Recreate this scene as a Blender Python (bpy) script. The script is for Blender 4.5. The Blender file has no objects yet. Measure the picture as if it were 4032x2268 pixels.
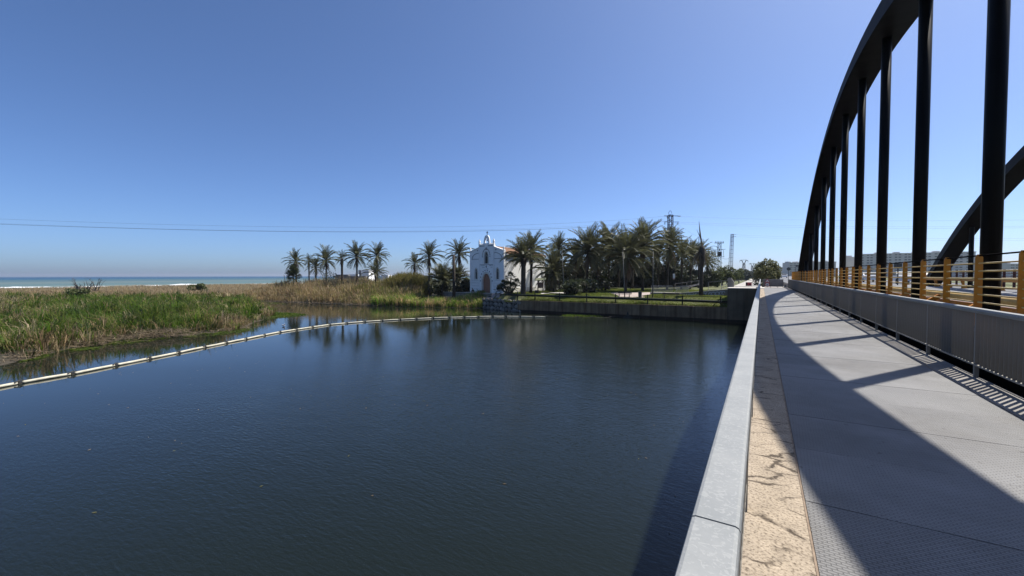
import bpy, bmesh, math, random
import numpy as np
from mathutils import Vector, Matrix, Euler
random.seed(7); rng = np.random.default_rng(7)
S = bpy.context.scene; COL = S.collection

# ------------------------------------------------------------------ camera, sky, sun, exposure
FPX, IW, IH = 1620.0, 4032.0, 2268.0
EYE = Vector((0, 0, 6.0))
YAW = math.atan2(981, math.hypot(1620, 49)); PITCH = math.atan(49/1620); ROLL = math.radians(0.12)
def cam_basis():
    fw = Vector((-math.sin(YAW), math.cos(YAW), 0)); r = Vector((math.cos(YAW), math.sin(YAW), 0)); u = Vector((0, 0, 1))
    f2 = fw*math.cos(PITCH) - u*math.sin(PITCH); u2 = u*math.cos(PITCH) + fw*math.sin(PITCH)
    return r*math.cos(ROLL) - u2*math.sin(ROLL), u2*math.cos(ROLL) + r*math.sin(ROLL), f2
CR, CU, CF = cam_basis()
cam = bpy.data.cameras.new('camera'); cam.sensor_width = 36; cam.lens = 36*FPX/IW
cam.clip_start = 0.05; cam.clip_end = 60000
co = bpy.data.objects.new('camera', cam); COL.objects.link(co)
m = Matrix((CR, CU, -CF)).transposed().to_4x4(); m.translation = EYE; co.matrix_world = m
S.camera = co
SUN_EL = math.radians(55.7); SUN_AZ = math.atan2(0.539, 0.842)      # azimuth measured from +Y towards +X
sdir = Vector((math.sin(SUN_AZ)*math.cos(SUN_EL), math.cos(SUN_AZ)*math.cos(SUN_EL), math.sin(SUN_EL)))
W = bpy.data.worlds.new('World'); S.world = W; W.use_nodes = True
wn = W.node_tree.nodes; wl = W.node_tree.links; wn.clear()
wo = wn.new('ShaderNodeOutputWorld'); bg = wn.new('ShaderNodeBackground'); sk = wn.new('ShaderNodeTexSky')
sk.sky_type = 'NISHITA'; sk.sun_disc = False; sk.sun_elevation = SUN_EL; sk.sun_rotation = SUN_AZ
sk.altitude = 0; sk.air_density = 0.6; sk.dust_density = 1.2; sk.ozone_density = 10.0
bg.inputs['Strength'].default_value = 0.122
wl.new(sk.outputs[0], bg.inputs[0]); wl.new(bg.outputs[0], wo.inputs[0])
sl = bpy.data.lights.new('sun', 'SUN'); sl.energy = 5.0; sl.angle = math.radians(0.53); sl.color = (1.0, 0.955, 0.88)
so = bpy.data.objects.new('sun', sl); COL.objects.link(so); so.rotation_euler = (-sdir).to_track_quat('-Z', 'Y').to_euler()
so.location = (30, 40, 80)
S.view_settings.view_transform = 'Standard'; S.view_settings.look = 'None'
S.view_settings.exposure = 0.5; S.view_settings.gamma = 1.0; S.view_settings.use_curve_mapping = False
S.render.engine = 'CYCLES'
try:
    S.cycles.max_bounces = 6; S.cycles.diffuse_bounces = 3; S.cycles.glossy_bounces = 3; S.cycles.transparent_max_bounces = 8
    S.cycles.volume_bounces = 0; S.cycles.use_denoising = True; S.cycles.caustics_reflective = False
except Exception: pass

def ray(px, py):
    return (CF + CR*((px-IW/2)/FPX) - CU*((py-IH/2)/FPX))
def at_depth(px, py, d):            # world point on that sight line, d metres along the camera axis
    return EYE + ray(px, py)*d
def at_z(px, py, z):
    r = ray(px, py); return EYE + r*((z-EYE.z)/r.z)
def at_y(px, py, Y):
    r = ray(px, py); return EYE + r*(Y/r.y)
def at_x(px, py, X):
    r = ray(px, py); return EYE + r*(X/r.x)

# ------------------------------------------------------------------ materials
def mat(name, c1, c2=None, rough=0.7, scale=4.0, bump=0.0, bscale=None, metal=0.0, spec=0.5, detail=5, stretch=None, contrast=(0.35, 0.65), transl=0.0, rnd=0.0, coords='Object', attr=None):
    M = bpy.data.materials.new(name); M.use_nodes = True
    n = M.node_tree.nodes; l = M.node_tree.links; b = n['Principled BSDF']
    b.inputs['Roughness'].default_value = rough; b.inputs['Metallic'].default_value = metal
    b.inputs['Specular IOR Level'].default_value = spec
    c2 = c2 or tuple(x*0.75 for x in c1)
    tc = n.new('ShaderNodeTexCoord'); src = tc.outputs[coords]
    if stretch:
        mp = n.new('ShaderNodeMapping'); mp.inputs['Scale'].default_value = stretch; l.new(src, mp.inputs[0]); src = mp.outputs[0]
    nz = n.new('ShaderNodeTexNoise'); nz.inputs['Scale'].default_value = scale; nz.inputs['Detail'].default_value = detail
    nz.inputs['Roughness'].default_value = 0.62
    l.new(src, nz.inputs['Vector'])
    rp = n.new('ShaderNodeValToRGB'); rp.color_ramp.elements[0].position = contrast[0]; rp.color_ramp.elements[1].position = contrast[1]
    rp.color_ramp.elements[0].color = (*c2, 1); rp.color_ramp.elements[1].color = (*c1, 1)
    l.new(nz.outputs['Fac'], rp.inputs[0]); col = rp.outputs[0]
    if attr:
        at = n.new('ShaderNodeAttribute'); at.attribute_name = attr
        col = at.outputs['Color']
    if rnd:
        oi = n.new('ShaderNodeObjectInfo'); hs = n.new('ShaderNodeHueSaturation')
        mr = n.new('ShaderNodeMapRange'); mr.inputs[3].default_value = 1-rnd; mr.inputs[4].default_value = 1+rnd
        l.new(oi.outputs['Random'], mr.inputs[0]); l.new(mr.outputs[0], hs.inputs['Value']); l.new(col, hs.inputs['Color']); col = hs.outputs[0]
    l.new(col, b.inputs['Base Color'])
    if bump:
        nb = n.new('ShaderNodeTexNoise'); nb.inputs['Scale'].default_value = bscale or scale*4; nb.inputs['Detail'].default_value = 6
        l.new(src, nb.inputs['Vector'])
        bp = n.new('ShaderNodeBump'); bp.inputs['Strength'].default_value = bump; bp.inputs['Distance'].default_value = 0.02
        l.new(nb.outputs['Fac'], bp.inputs['Height']); l.new(bp.outputs[0], b.inputs['Normal'])
    if transl:
        out = n['Material Output']; tr = n.new('ShaderNodeBsdfTranslucent'); mx = n.new('ShaderNodeMixShader'); mx.inputs[0].default_value = transl
        l.new(col, tr.inputs['Color']); l.new(b.outputs[0], mx.inputs[1]); l.new(tr.outputs[0], mx.inputs[2]); l.new(mx.outputs[0], out.inputs['Surface'])
    M['parts'] = 1
    return M
def nodes_of(M): return M.node_tree.nodes, M.node_tree.links, M.node_tree.nodes['Principled BSDF']

steel = mat('arch_paint', (0.007, 0.006, 0.0058), (0.004, 0.0035, 0.0035), rough=0.5, scale=1.5, bump=0.05, spec=0.01)
hanger_m = mat('hanger_paint', (0.007, 0.0075, 0.0072), (0.004, 0.0042, 0.0042), rough=0.38, scale=2.5, stretch=(1, 1, 0.15), bump=0.03, spec=0.06)
yellow = mat('yellow_paint', (0.64, 0.255, 0.006), (0.47, 0.16, 0.005), rough=0.5, scale=3, bump=0.06, detail=8, rnd=0.1)
yellow_tube = mat('pale_yellow_paint', (0.74, 0.50, 0.17), (0.62, 0.38, 0.10), rough=0.45, scale=3)
red_paint = mat('faded_red_paint', (0.16, 0.045, 0.03), (0.09, 0.03, 0.02), rough=0.6, scale=3)
galv = mat('galvanised_coping', (0.285, 0.29, 0.28), (0.215, 0.225, 0.222), rough=0.6, scale=5, metal=0.0, spec=0.35, bump=0.06, bscale=40, detail=10, contrast=(0.3, 0.7))
fin = mat('grey_slat_paint', (0.27, 0.25, 0.21), (0.20, 0.185, 0.155), rough=0.55, scale=1.2, stretch=(1, 1, 0.2))
concrete = mat('weathered_concrete', (0.30, 0.28, 0.25), (0.17, 0.155, 0.135), rough=0.9, scale=0.8, bump=0.3, bscale=12, detail=9)
darkconc = mat('abutment_concrete', (0.24, 0.215, 0.18), (0.13, 0.115, 0.095), rough=0.9, scale=0.5, bump=0.25, bscale=8, detail=9)
white_conc = mat('pale_concrete', (0.52, 0.48, 0.43), (0.42, 0.385, 0.34), rough=0.85, scale=1.2, bump=0.15)
asphalt = mat('bleached_asphalt', (0.17, 0.17, 0.172), (0.12, 0.12, 0.122), rough=0.9, scale=0.6, bump=0.2, bscale=60)
white_paint = mat('white_road_paint', (0.78, 0.78, 0.76), (0.66, 0.66, 0.64), rough=0.7, scale=5)
whitewash = mat('whitewash', (0.92, 0.91, 0.88), (0.87, 0.86, 0.83), rough=0.85, scale=0.7, bump=0.08, bscale=6)
trim_white = mat('cream_moulding', (0.72, 0.69, 0.62), (0.62, 0.59, 0.52), rough=0.85, scale=3)
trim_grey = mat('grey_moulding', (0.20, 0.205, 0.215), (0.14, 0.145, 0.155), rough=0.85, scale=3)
darkglass = mat('dark_window_glass', (0.012, 0.015, 0.014), (0.008, 0.01, 0.01), rough=0.12, scale=3)
dark = mat('dark_iron', (0.02, 0.02, 0.022), (0.012, 0.012, 0.013), rough=0.5, scale=4)
doorwood = mat('brown_door_wood', (0.38, 0.185, 0.115), (0.29, 0.135, 0.08), rough=0.7, scale=6, stretch=(4, 4, 0.4))
tile = mat('terracotta_tile', (0.30, 0.16, 0.085), (0.17, 0.09, 0.05), rough=0.9, scale=2.5, detail=8)
palm_leaf = mat('palm_leaf', (0.135, 0.135, 0.06), (0.078, 0.08, 0.036), rough=0.45, scale=3, transl=0.32, rnd=0.4, spec=0.5)
dead_leaf = mat('dead_palm_leaf', (0.21, 0.155, 0.095), (0.12, 0.085, 0.052), rough=0.8, scale=3, transl=0.15, rnd=0.3)
palm_bark = mat('palm_bark', (0.058, 0.044, 0.032), (0.026, 0.020, 0.015), rough=0.95, scale=5, bump=0.9, bscale=9, stretch=(1, 1, 2.2))
bark = mat('tree_bark', (0.11, 0.085, 0.062), (0.06, 0.046, 0.034), rough=0.95, scale=6, bump=0.6)
leaf_green = mat('broad_leaf', (0.12, 0.14, 0.042), (0.08, 0.095, 0.028), rough=0.6, scale=0.9, transl=0.3)
leaf_olive = mat('tamarisk_leaf', (0.16, 0.16, 0.065), (0.11, 0.112, 0.045), rough=0.65, scale=0.7, transl=0.3)
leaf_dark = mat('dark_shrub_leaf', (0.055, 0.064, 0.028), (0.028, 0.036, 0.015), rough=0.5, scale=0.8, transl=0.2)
leaf_grey = mat('pine_leaf', (0.085, 0.10, 0.075), (0.055, 0.068, 0.05), rough=0.7, scale=0.8, transl=0.2)
blade = mat('grass_blade', (0.1, 0.1, 0.05), rough=0.6, transl=0.5, attr='tint', spec=0.2)
galv_lattice = mat('galvanised_lattice', (0.05, 0.043, 0.04), (0.03, 0.026, 0.024), rough=0.7, scale=2, spec=0.2)
insul = mat('glass_insulator', (0.45, 0.50, 0.46), (0.32, 0.37, 0.34), rough=0.25, scale=5)
wire_m = mat('wire', (0.05, 0.05, 0.055), (0.04, 0.04, 0.045), rough=0.6, scale=1)
green_pipe = mat('dark_green_pipe', (0.012, 0.022, 0.018), (0.008, 0.014, 0.012), rough=0.75, spec=0.15, scale=2)
lamp_grey = mat('lamp_post_grey', (0.06, 0.062, 0.056), (0.04, 0.042, 0.038), rough=0.5, scale=2)
benchwood = mat('bench_wood', (0.055, 0.032, 0.022), (0.032, 0.019, 0.014), rough=0.6, scale=6, stretch=(0.3, 4, 4))
paving = mat('pinkish_paving', (0.42, 0.345, 0.30), (0.34, 0.275, 0.235), rough=0.9, scale=1.5)
stone_m = mat('rubble_stone', (0.27, 0.24, 0.20), (0.14, 0.125, 0.105), rough=0.95, scale=1.8, bump=0.6, bscale=7, rnd=0.3)
mortar = mat('dark_mortar', (0.055, 0.05, 0.042), (0.03, 0.027, 0.023), rough=1, scale=4)
lowwall = mat('low_wall_stone', (0.27, 0.24, 0.20), (0.16, 0.14, 0.115), rough=0.95, scale=2.2, bump=0.4, bscale=9)
boom_white = mat('boom_float', (0.58, 0.54, 0.41), (0.42, 0.385, 0.28), rough=0.55, scale=2.5, detail=7)
boom_dark = mat('boom_joint', (0.04, 0.037, 0.03), (0.022, 0.02, 0.017), rough=0.7, scale=5)
algae = mat('duckweed', (0.095, 0.135, 0.022), (0.055, 0.082, 0.016), rough=0.8, scale=1.5, detail=9)
dryreed = mat('dry_reed', (0.34, 0.26, 0.16), (0.20, 0.145, 0.085), rough=0.8, scale=3, rnd=0.2)
foam_m = mat('foam', (0.85, 0.86, 0.86), (0.75, 0.77, 0.77), rough=0.9, scale=1)
sign_white = mat('sign_white', (0.75, 0.74, 0.73), (0.70, 0.69, 0.68), rough=0.5, scale=2)
sign_red = mat('sign_red', (0.42, 0.045, 0.05), (0.33, 0.035, 0.04), rough=0.5, scale=2)
flatwall = mat('apartment_render', (0.56, 0.54, 0.51), (0.48, 0.46, 0.44), rough=0.9, scale=0.05)
flatdark = mat('apartment_balcony', (0.15, 0.15, 0.155), (0.11, 0.11, 0.115), rough=0.6, scale=0.1)
car_white = mat('white_car_paint', (0.78, 0.78, 0.78), (0.72, 0.72, 0.72), rough=0.25, scale=1)
car_grey = mat('grey_car_paint', (0.12, 0.125, 0.13), (0.10, 0.105, 0.11), rough=0.25, scale=1)
tyre = mat('tyre', (0.02, 0.02, 0.02), rough=0.9)
rust = mat('brown_edge_angle', (0.30, 0.22, 0.15), (0.17, 0.12, 0.08), rough=0.8, scale=8)
rail_pale = mat('weathered_galvanised_rail', (0.36, 0.34, 0.31), (0.25, 0.235, 0.21), rough=0.6, scale=3)
skin = mat('skin', (0.45, 0.28, 0.2), rough=0.6); cloth_dark = mat('dark_cloth', (0.025, 0.026, 0.03), rough=0.9); cloth_pale = mat('pale_cloth', (0.5, 0.48, 0.45), rough=0.9)
teal = mat('teal_panel', (0.02, 0.075, 0.085), rough=0.5)
bird_m = mat('grey_white_feathers', (0.68, 0.68, 0.68), (0.4, 0.4, 0.41), rough=0.8, scale=6)

# fixed-pattern materials -------------------------------------------------
def deck_material():
    M = mat('ribbed_deck', (0.245, 0.24, 0.232), (0.195, 0.192, 0.187), rough=0.62, scale=0.9, detail=7, spec=0.35, rnd=0.07)
    n, l, b = nodes_of(M)
    tc = n.new('ShaderNodeTexCoord'); mp = n.new('ShaderNodeMapping'); mp.inputs['Rotation'].default_value = (0, 0, math.radians(2))
    l.new(tc.outputs['Object'], mp.inputs[0])
    br = n.new('ShaderNodeTexBrick'); br.inputs['Scale'].default_value = 1.0
    br.inputs['Brick Width'].default_value = 0.05; br.inputs['Row Height'].default_value = 0.024; br.inputs['Mortar Size'].default_value = 0.0045
    br.inputs['Mortar Smooth'].default_value = 0.6
    br.inputs['Color1'].default_value = (1, 1, 1, 1); br.inputs['Color2'].default_value = (1, 1, 1, 1); br.inputs['Mortar'].default_value = (0, 0, 0, 1)
    l.new(mp.outputs[0], br.inputs['Vector'])
    bp = n.new('ShaderNodeBump'); bp.inputs['Strength'].default_value = 0.8; bp.inputs['Distance'].default_value = 0.005
    l.new(br.outputs['Color'], bp.inputs['Height']); l.new(bp.outputs[0], b.inputs['Normal'])
    src = b.inputs['Base Color'].links[0].from_socket
    # tread pattern in the colour: paler tops, darker grooves
    mx = n.new('ShaderNodeMix'); mx.data_type = 'RGBA'; mx.blend_type = 'MULTIPLY'; mx.inputs[0].default_value = 0.32
    l.new(src, mx.inputs[6]); l.new(br.outputs['Color'], mx.inputs[7]); l.new(mx.outputs[2], b.inputs['Base Color'])
    sp = n.new('ShaderNodeNewGeometry'); st = n.new('ShaderNodeTexNoise'); st.inputs['Scale'].default_value = 0.55; st.inputs['Detail'].default_value = 9; st.inputs['Roughness'].default_value = 0.68
    l.new(sp.outputs['Position'], st.inputs['Vector']); rs = n.new('ShaderNodeValToRGB'); rs.color_ramp.elements[0].position = 0.36; rs.color_ramp.elements[1].position = 0.58
    rs.color_ramp.elements[0].color = (0.74, 0.72, 0.69, 1); rs.color_ramp.elements[1].color = (1, 1, 1, 1); l.new(st.outputs['Fac'], rs.inputs[0])
    m3 = n.new('ShaderNodeMix'); m3.data_type = 'RGBA'; m3.blend_type = 'MULTIPLY'; m3.inputs[0].default_value = 1; l.new(mx.outputs[2], m3.inputs[6]); l.new(rs.outputs[0], m3.inputs[7])
    # small dark drips and droppings
    s2 = n.new('ShaderNodeTexNoise'); s2.inputs['Scale'].default_value = 14; s2.inputs['Detail'].default_value = 3; l.new(sp.outputs['Position'], s2.inputs['Vector'])
    r4 = n.new('ShaderNodeValToRGB'); r4.color_ramp.elements[0].position = 0.27; r4.color_ramp.elements[1].position = 0.33; r4.color_ramp.elements[0].color = (0.6, 0.58, 0.55, 1); r4.color_ramp.elements[1].color = (1, 1, 1, 1); l.new(s2.outputs['Fac'], r4.inputs[0])
    m4 = n.new('ShaderNodeMix'); m4.data_type = 'RGBA'; m4.blend_type = 'MULTIPLY'; m4.inputs[0].default_value = 1; l.new(m3.outputs[2], m4.inputs[6]); l.new(r4.outputs[0], m4.inputs[7]); l.new(m4.outputs[2], b.inputs['Base Color'])
    return M
deck_m = deck_material()
def edge_concrete():
    M = mat('cracked_edge_concrete', (0.46, 0.375, 0.275), (0.32, 0.26, 0.19), rough=0.92, scale=5, bump=0.5, bscale=45, detail=12, contrast=(0.3, 0.7))
    n, l, b = nodes_of(M)
    tc = n.new('ShaderNodeTexCoord')
    # speckles
    sp = n.new('ShaderNodeTexNoise'); sp.inputs['Scale'].default_value = 55; sp.inputs['Detail'].default_value = 4
    l.new(tc.outputs['Object'], sp.inputs['Vector'])
    r1 = n.new('ShaderNodeValToRGB'); r1.color_ramp.elements[0].position = 0.30; r1.color_ramp.elements[1].position = 0.52
    r1.color_ramp.elements[0].color = (0.35, 0.33, 0.3, 1); r1.color_ramp.elements[1].color = (1, 1, 1, 1)
    l.new(sp.outputs['Fac'], r1.inputs[0])
    # wandering transverse cracks: edges of stretched cells, bent by noise, only some of them open
    wn_ = n.new('ShaderNodeTexNoise'); wn_.inputs['Scale'].default_value = 5; wn_.inputs['Detail'].default_value = 5; l.new(tc.outputs['Object'], wn_.inputs['Vector'])
    vm = n.new('ShaderNodeVectorMath'); vm.operation = 'MULTIPLY_ADD'; vm.inputs[1].default_value = (0.35, 0.22, 0)
    l.new(wn_.outputs['Color'], vm.inputs[0]); l.new(tc.outputs['Object'], vm.inputs[2])
    mp = n.new('ShaderNodeMapping'); mp.inputs['Scale'].default_value = (1.5, 4.0, 1); l.new(vm.outputs[0], mp.inputs[0])
    vo = n.new('ShaderNodeTexVoronoi'); vo.feature = 'DISTANCE_TO_EDGE'; vo.inputs['Scale'].default_value = 1.0; l.new(mp.outputs[0], vo.inputs['Vector'])
    r2 = n.new('ShaderNodeValToRGB'); r2.color_ramp.elements[0].position = 0.012; r2.color_ramp.elements[1].position = 0.045
    r2.color_ramp.elements[0].color = (0.2, 0.18, 0.16, 1); r2.color_ramp.elements[1].color = (1, 1, 1, 1); l.new(vo.outputs['Distance'], r2.inputs[0])
    mk = n.new('ShaderNodeTexNoise'); mk.inputs['Scale'].default_value = 3.2; mk.inputs['Detail'].default_value = 3; l.new(tc.outputs['Object'], mk.inputs['Vector'])
    rk = n.new('ShaderNodeValToRGB'); rk.color_ramp.elements[0].position = 0.47; rk.color_ramp.elements[1].position = 0.56; l.new(mk.outputs['Fac'], rk.inputs[0])
    mq = n.new('ShaderNodeMix'); mq.data_type = 'RGBA'; mq.inputs[6].default_value = (1, 1, 1, 1); l.new(rk.outputs[0], mq.inputs[0]); l.new(r2.outputs[0], mq.inputs[7])
    class _O: outputs = [mq.outputs[2]]
    r2 = _O
    # black streaky stains
    mp3 = n.new('ShaderNodeMapping'); mp3.inputs['Scale'].default_value = (1.2, 7, 1); l.new(tc.outputs['Object'], mp3.inputs[0])
    st = n.new('ShaderNodeTexNoise'); st.inputs['Scale'].default_value = 1.6; st.inputs['Detail'].default_value = 6; l.new(mp3.outputs[0], st.inputs['Vector'])
    r3 = n.new('ShaderNodeValToRGB'); r3.color_ramp.elements[0].position = 0.60; r3.color_ramp.elements[1].position = 0.74
    r3.color_ramp.elements[0].color = (1, 1, 1, 1); r3.color_ramp.elements[1].color = (0.45, 0.42, 0.39, 1)
    l.new(st.outputs['Fac'], r3.inputs[0])
    src = b.inputs['Base Color'].links[0].from_socket
    for r in (r1, r2, r3):
        mx = n.new('ShaderNodeMix'); mx.data_type = 'RGBA'; mx.blend_type = 'MULTIPLY'; mx.inputs[0].default_value = 1.0
        l.new(src, mx.inputs[6]); l.new(r.outputs[0], mx.inputs[7]); src = mx.outputs[2]
    l.new(src, b.inputs['Base Color'])
    return M
edge_m = edge_concrete()
def coping_material():
    n, l, b = nodes_of(galv)
    tc = n.new('ShaderNodeTexCoord')
    vo = n.new('ShaderNodeTexNoise'); vo.inputs['Scale'].default_value = 60; vo.inputs['Detail'].default_value = 7; vo.inputs['Distortion'].default_value = 1.5
    l.new(tc.outputs['Object'], vo.inputs['Vector'])
    rp = n.new('ShaderNodeValToRGB'); rp.color_ramp.elements[0].position = 0.54; rp.color_ramp.elements[1].position = 0.60
    rp.color_ramp.elements[0].color = (0, 0, 0, 1); rp.color_ramp.elements[1].color = (0.3, 0.3, 0.3, 1); l.new(vo.outputs['Fac'], rp.inputs[0])
    src = b.inputs['Base Color'].links[0].from_socket
    mx = n.new('ShaderNodeMix'); mx.data_type = 'RGBA'; mx.inputs[7].default_value = (0.40, 0.40, 0.38, 1)
    l.new(rp.outputs[0], mx.inputs[0]); l.new(src, mx.inputs[6]); l.new(mx.outputs[2], b.inputs['Base Color'])
coping_material()
def stained_wall(name, c1, c2, c3):
    M = mat(name, c1, c2, rough=0.92, scale=0.6, bump=0.3, bscale=9, detail=9)
    n, l, b = nodes_of(M)
    tc = n.new('ShaderNodeTexCoord'); mp = n.new('ShaderNodeMapping'); mp.inputs['Scale'].default_value = (1.3, 1.3, 0.10)
    l.new(tc.outputs['Object'], mp.inputs[0])
    st = n.new('ShaderNodeTexNoise'); st.inputs['Scale'].default_value = 1.7; st.inputs['Detail'].default_value = 8; l.new(mp.outputs[0], st.inputs['Vector'])
    rp = n.new('ShaderNodeValToRGB'); rp.color_ramp.elements[0].position = 0.42; rp.color_ramp.elements[1].position = 0.68
    rp.color_ramp.elements[0].color = (1, 1, 1, 1); rp.color_ramp.elements[1].color = (*c3, 1); l.new(st.outputs['Fac'], rp.inputs[0])
    src = b.inputs['Base Color'].links[0].from_socket
    mx = n.new('ShaderNodeMix'); mx.data_type = 'RGBA'; mx.blend_type = 'MULTIPLY'; mx.inputs[0].default_value = 0.9
    l.new(src, mx.inputs[6]); l.new(rp.outputs[0], mx.inputs[7])
    # much darker foot, up to a level just above the water
    sp = n.new('ShaderNodeSeparateXYZ'); gp = n.new('ShaderNodeNewGeometry'); l.new(gp.outputs['Position'], sp.inputs[0])
    r2 = n.new('ShaderNodeValToRGB'); r2.color_ramp.elements[0].position = 0.42; r2.color_ramp.elements[1].position = 0.50
    r2.color_ramp.elements[0].color = (0.13, 0.12, 0.10, 1); r2.color_ramp.elements[1].color = (1, 1, 1, 1); l.new(sp.outputs['Z'], r2.inputs[0])
    m2 = n.new('ShaderNodeMix'); m2.data_type = 'RGBA'; m2.blend_type = 'MULTIPLY'; m2.inputs[0].default_value = 1
    l.new(mx.outputs[2], m2.inputs[6]); l.new(r2.outputs[0], m2.inputs[7]); l.new(m2.outputs[2], b.inputs['Base Color'])
    return M
river_m = stained_wall('stained_river_wall', (0.25, 0.17, 0.095), (0.15, 0.10, 0.058), (0.40, 0.32, 0.24))
abut_m = stained_wall('stained_abutment', (0.17, 0.125, 0.078), (0.105, 0.08, 0.052), (0.55, 0.48, 0.40))

def water_material():
    M = bpy.data.materials.new('lagoon_water'); M.use_nodes = True
    n, l, b = nodes_of(M)
    b.inputs['Base Color'].default_value = (0.0085, 0.0118, 0.0085, 1); b.inputs['Roughness'].default_value = 0.04; b.inputs['IOR'].default_value = 1.333
    g = n.new('ShaderNodeNewGeometry')
    def noise(scale, rot, st, det=2.0, dist=0.0):
        mp = n.new('ShaderNodeMapping'); mp.inputs['Rotation'].default_value = (0, 0, rot); mp.inputs['Scale'].default_value = st
        l.new(g.outputs['Position'], mp.inputs[0])
        t = n.new('ShaderNodeTexNoise'); t.inputs['Scale'].default_value = scale; t.inputs['Detail'].default_value = det; t.inputs['Distortion'].default_value = dist
        l.new(mp.outputs[0], t.inputs['Vector']); return t.outputs['Fac']
    a = noise(6.5, math.radians(20), (0.5, 1.5, 1), 2.5, 0.4)
    c = noise(17.0, math.radians(35), (0.6, 1.3, 1), 2.0, 0.3)
    d = noise(1.0, math.radians(10), (0.5, 1.2, 1), 2.0)
    patch = noise(0.045, 0.3, (1, 0.6, 1), 4.0, 0.6)
    # calm lee near the reed bank (towards -X), ruffled in mid channel
    sp = n.new('ShaderNodeSeparateXYZ'); l.new(g.outputs['Position'], sp.inputs[0])
    mr = n.new('ShaderNodeMapRange'); mr.interpolation_type = 'SMOOTHSTEP'
    mr.inputs[1].default_value = -34; mr.inputs[2].default_value = -14; mr.inputs[3].default_value = 0.10; mr.inputs[4].default_value = 1.0
    l.new(sp.outputs['X'], mr.inputs[0])
    r1 = n.new('ShaderNodeMapRange'); r1.inputs[1].default_value = 0.38; r1.inputs[2].default_value = 0.62; r1.inputs[3].default_value = 0.42; r1.inputs[4].default_value = 1.0
    l.new(patch, r1.inputs[0])
    mu = n.new('ShaderNodeMath'); mu.operation = 'MULTIPLY'; l.new(mr.outputs[0], mu.inputs[0]); l.new(r1.outputs[0], mu.inputs[1])
    def mad(x, k, y=None):
        q = n.new('ShaderNodeMath'); q.operation = 'MULTIPLY_ADD'; q.inputs[1].default_value = k; l.new(x, q.inputs[0])
        if y is not None: l.new(y, q.inputs[2])
        else: q.inputs[2].default_value = 0
        return q.outputs[0]
    hsum = mad(a, 1.0, mad(c, 0.35, mad(d, 1.0)))
    bp = n.new('ShaderNodeBump'); bp.inputs['Distance'].default_value = 0.021
    l.new(mu.outputs[0], bp.inputs['Strength']); l.new(hsum, bp.inputs['Height']); l.new(bp.outputs[0], b.inputs['Normal'])
    return M
lagoon_m = water_material()
def sea_material():
    M = bpy.data.materials.new('sea_water'); M.use_nodes = True
    n, l, b = nodes_of(M)
    b.inputs['Roughness'].default_value = 0.5; b.inputs['Specular IOR Level'].default_value = 0.25
    g = n.new('ShaderNodeNewGeometry'); sp = n.new('ShaderNodeSeparateXYZ'); l.new(g.outputs['Position'], sp.inputs[0])
    nz = n.new('ShaderNodeTexNoise'); nz.inputs['Scale'].default_value = 0.010; nz.inputs['Detail'].default_value = 6
    mp = n.new('ShaderNodeMapping'); mp.inputs['Scale'].default_value = (1, 0.12, 1); l.new(g.outputs['Position'], mp.inputs[0]); l.new(mp.outputs[0], nz.inputs['Vector'])
    ad = n.new('ShaderNodeMath'); ad.operation = 'MULTIPLY_ADD'; ad.inputs[1].default_value = 420; l.new(nz.outputs['Fac'], ad.inputs[0]); l.new(sp.outputs['X'], ad.inputs[2])
    mr = n.new('ShaderNodeMapRange'); mr.inputs[1].default_value = -90; mr.inputs[2].default_value = -2400; l.new(ad.outputs[0], mr.inputs[0])
    rp = n.new('ShaderNodeValToRGB'); e = rp.color_ramp.elements
    e[0].position = 0; e[0].color = (0.20, 0.25, 0.21, 1); e[1].position = 1; e[1].color = (0.010, 0.06, 0.12, 1)
    for p, c in ((0.05, (0.085, 0.14, 0.135)), (0.13, (0.115, 0.155, 0.14)), (0.22, (0.045, 0.10, 0.12)), (0.30, (0.075, 0.12, 0.12)), (0.38, (0.022, 0.085, 0.13)), (0.6, (0.012, 0.06, 0.12))):
        q = e.new(p); q.color = (*c, 1)
    l.new(mr.outputs[0], rp.inputs[0]); l.new(rp.outputs[0], b.inputs['Base Color'])
    n2 = n.new('ShaderNodeTexNoise'); n2.inputs['Scale'].default_value = 0.35; n2.inputs['Detail'].default_value = 5; l.new(g.outputs['Position'], n2.inputs['Vector'])
    bp = n.new('ShaderNodeBump'); bp.inputs['Strength'].default_value = 0.8; bp.inputs['Distance'].default_value = 0.6; l.new(n2.outputs['Fac'], bp.inputs['Height']); l.new(bp.outputs[0], b.inputs['Normal'])
    return M
sea_m = sea_material()
def ground_material(name, c1, c2):
    M = mat(name, c1, c2, rough=1, scale=0.25, detail=9, bump=0.4, bscale=3, coords='Object')
    n, l, b = nodes_of(M)
    g = n.new('ShaderNodeNewGeometry'); sp = n.new('ShaderNodeSeparateXYZ'); l.new(g.outputs['Position'], sp.inputs[0])
    mr = n.new('ShaderNodeMapRange'); mr.interpolation_type = 'SMOOTHSTEP'; mr.inputs[1].default_value = -225; mr.inputs[2].default_value = -262; l.new(sp.outputs['X'], mr.inputs[0])
    src = b.inputs['Base Color'].links[0].from_socket
    mx = n.new('ShaderNodeMix'); mx.data_type = 'RGBA'; mx.inputs[7].default_value = (0.40, 0.32, 0.22, 1)
    l.new(mr.outputs[0], mx.inputs[0]); l.new(src, mx.inputs[6])
    # wet brown mud near the waterline
    r2 = n.new('ShaderNodeMapRange'); r2.inputs[1].default_value = 0.1; r2.inputs[2].default_value = 0.5; l.new(sp.outputs['Z'], r2.inputs[0])
    m2 = n.new('ShaderNodeMix'); m2.data_type = 'RGBA'; m2.inputs[6].default_value = (0.05, 0.04, 0.026, 1)
    l.new(r2.outputs[0], m2.inputs[0]); l.new(mx.outputs[2], m2.inputs[7]); l.new(m2.outputs[2], b.inputs['Base Color'])
    return M
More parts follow.
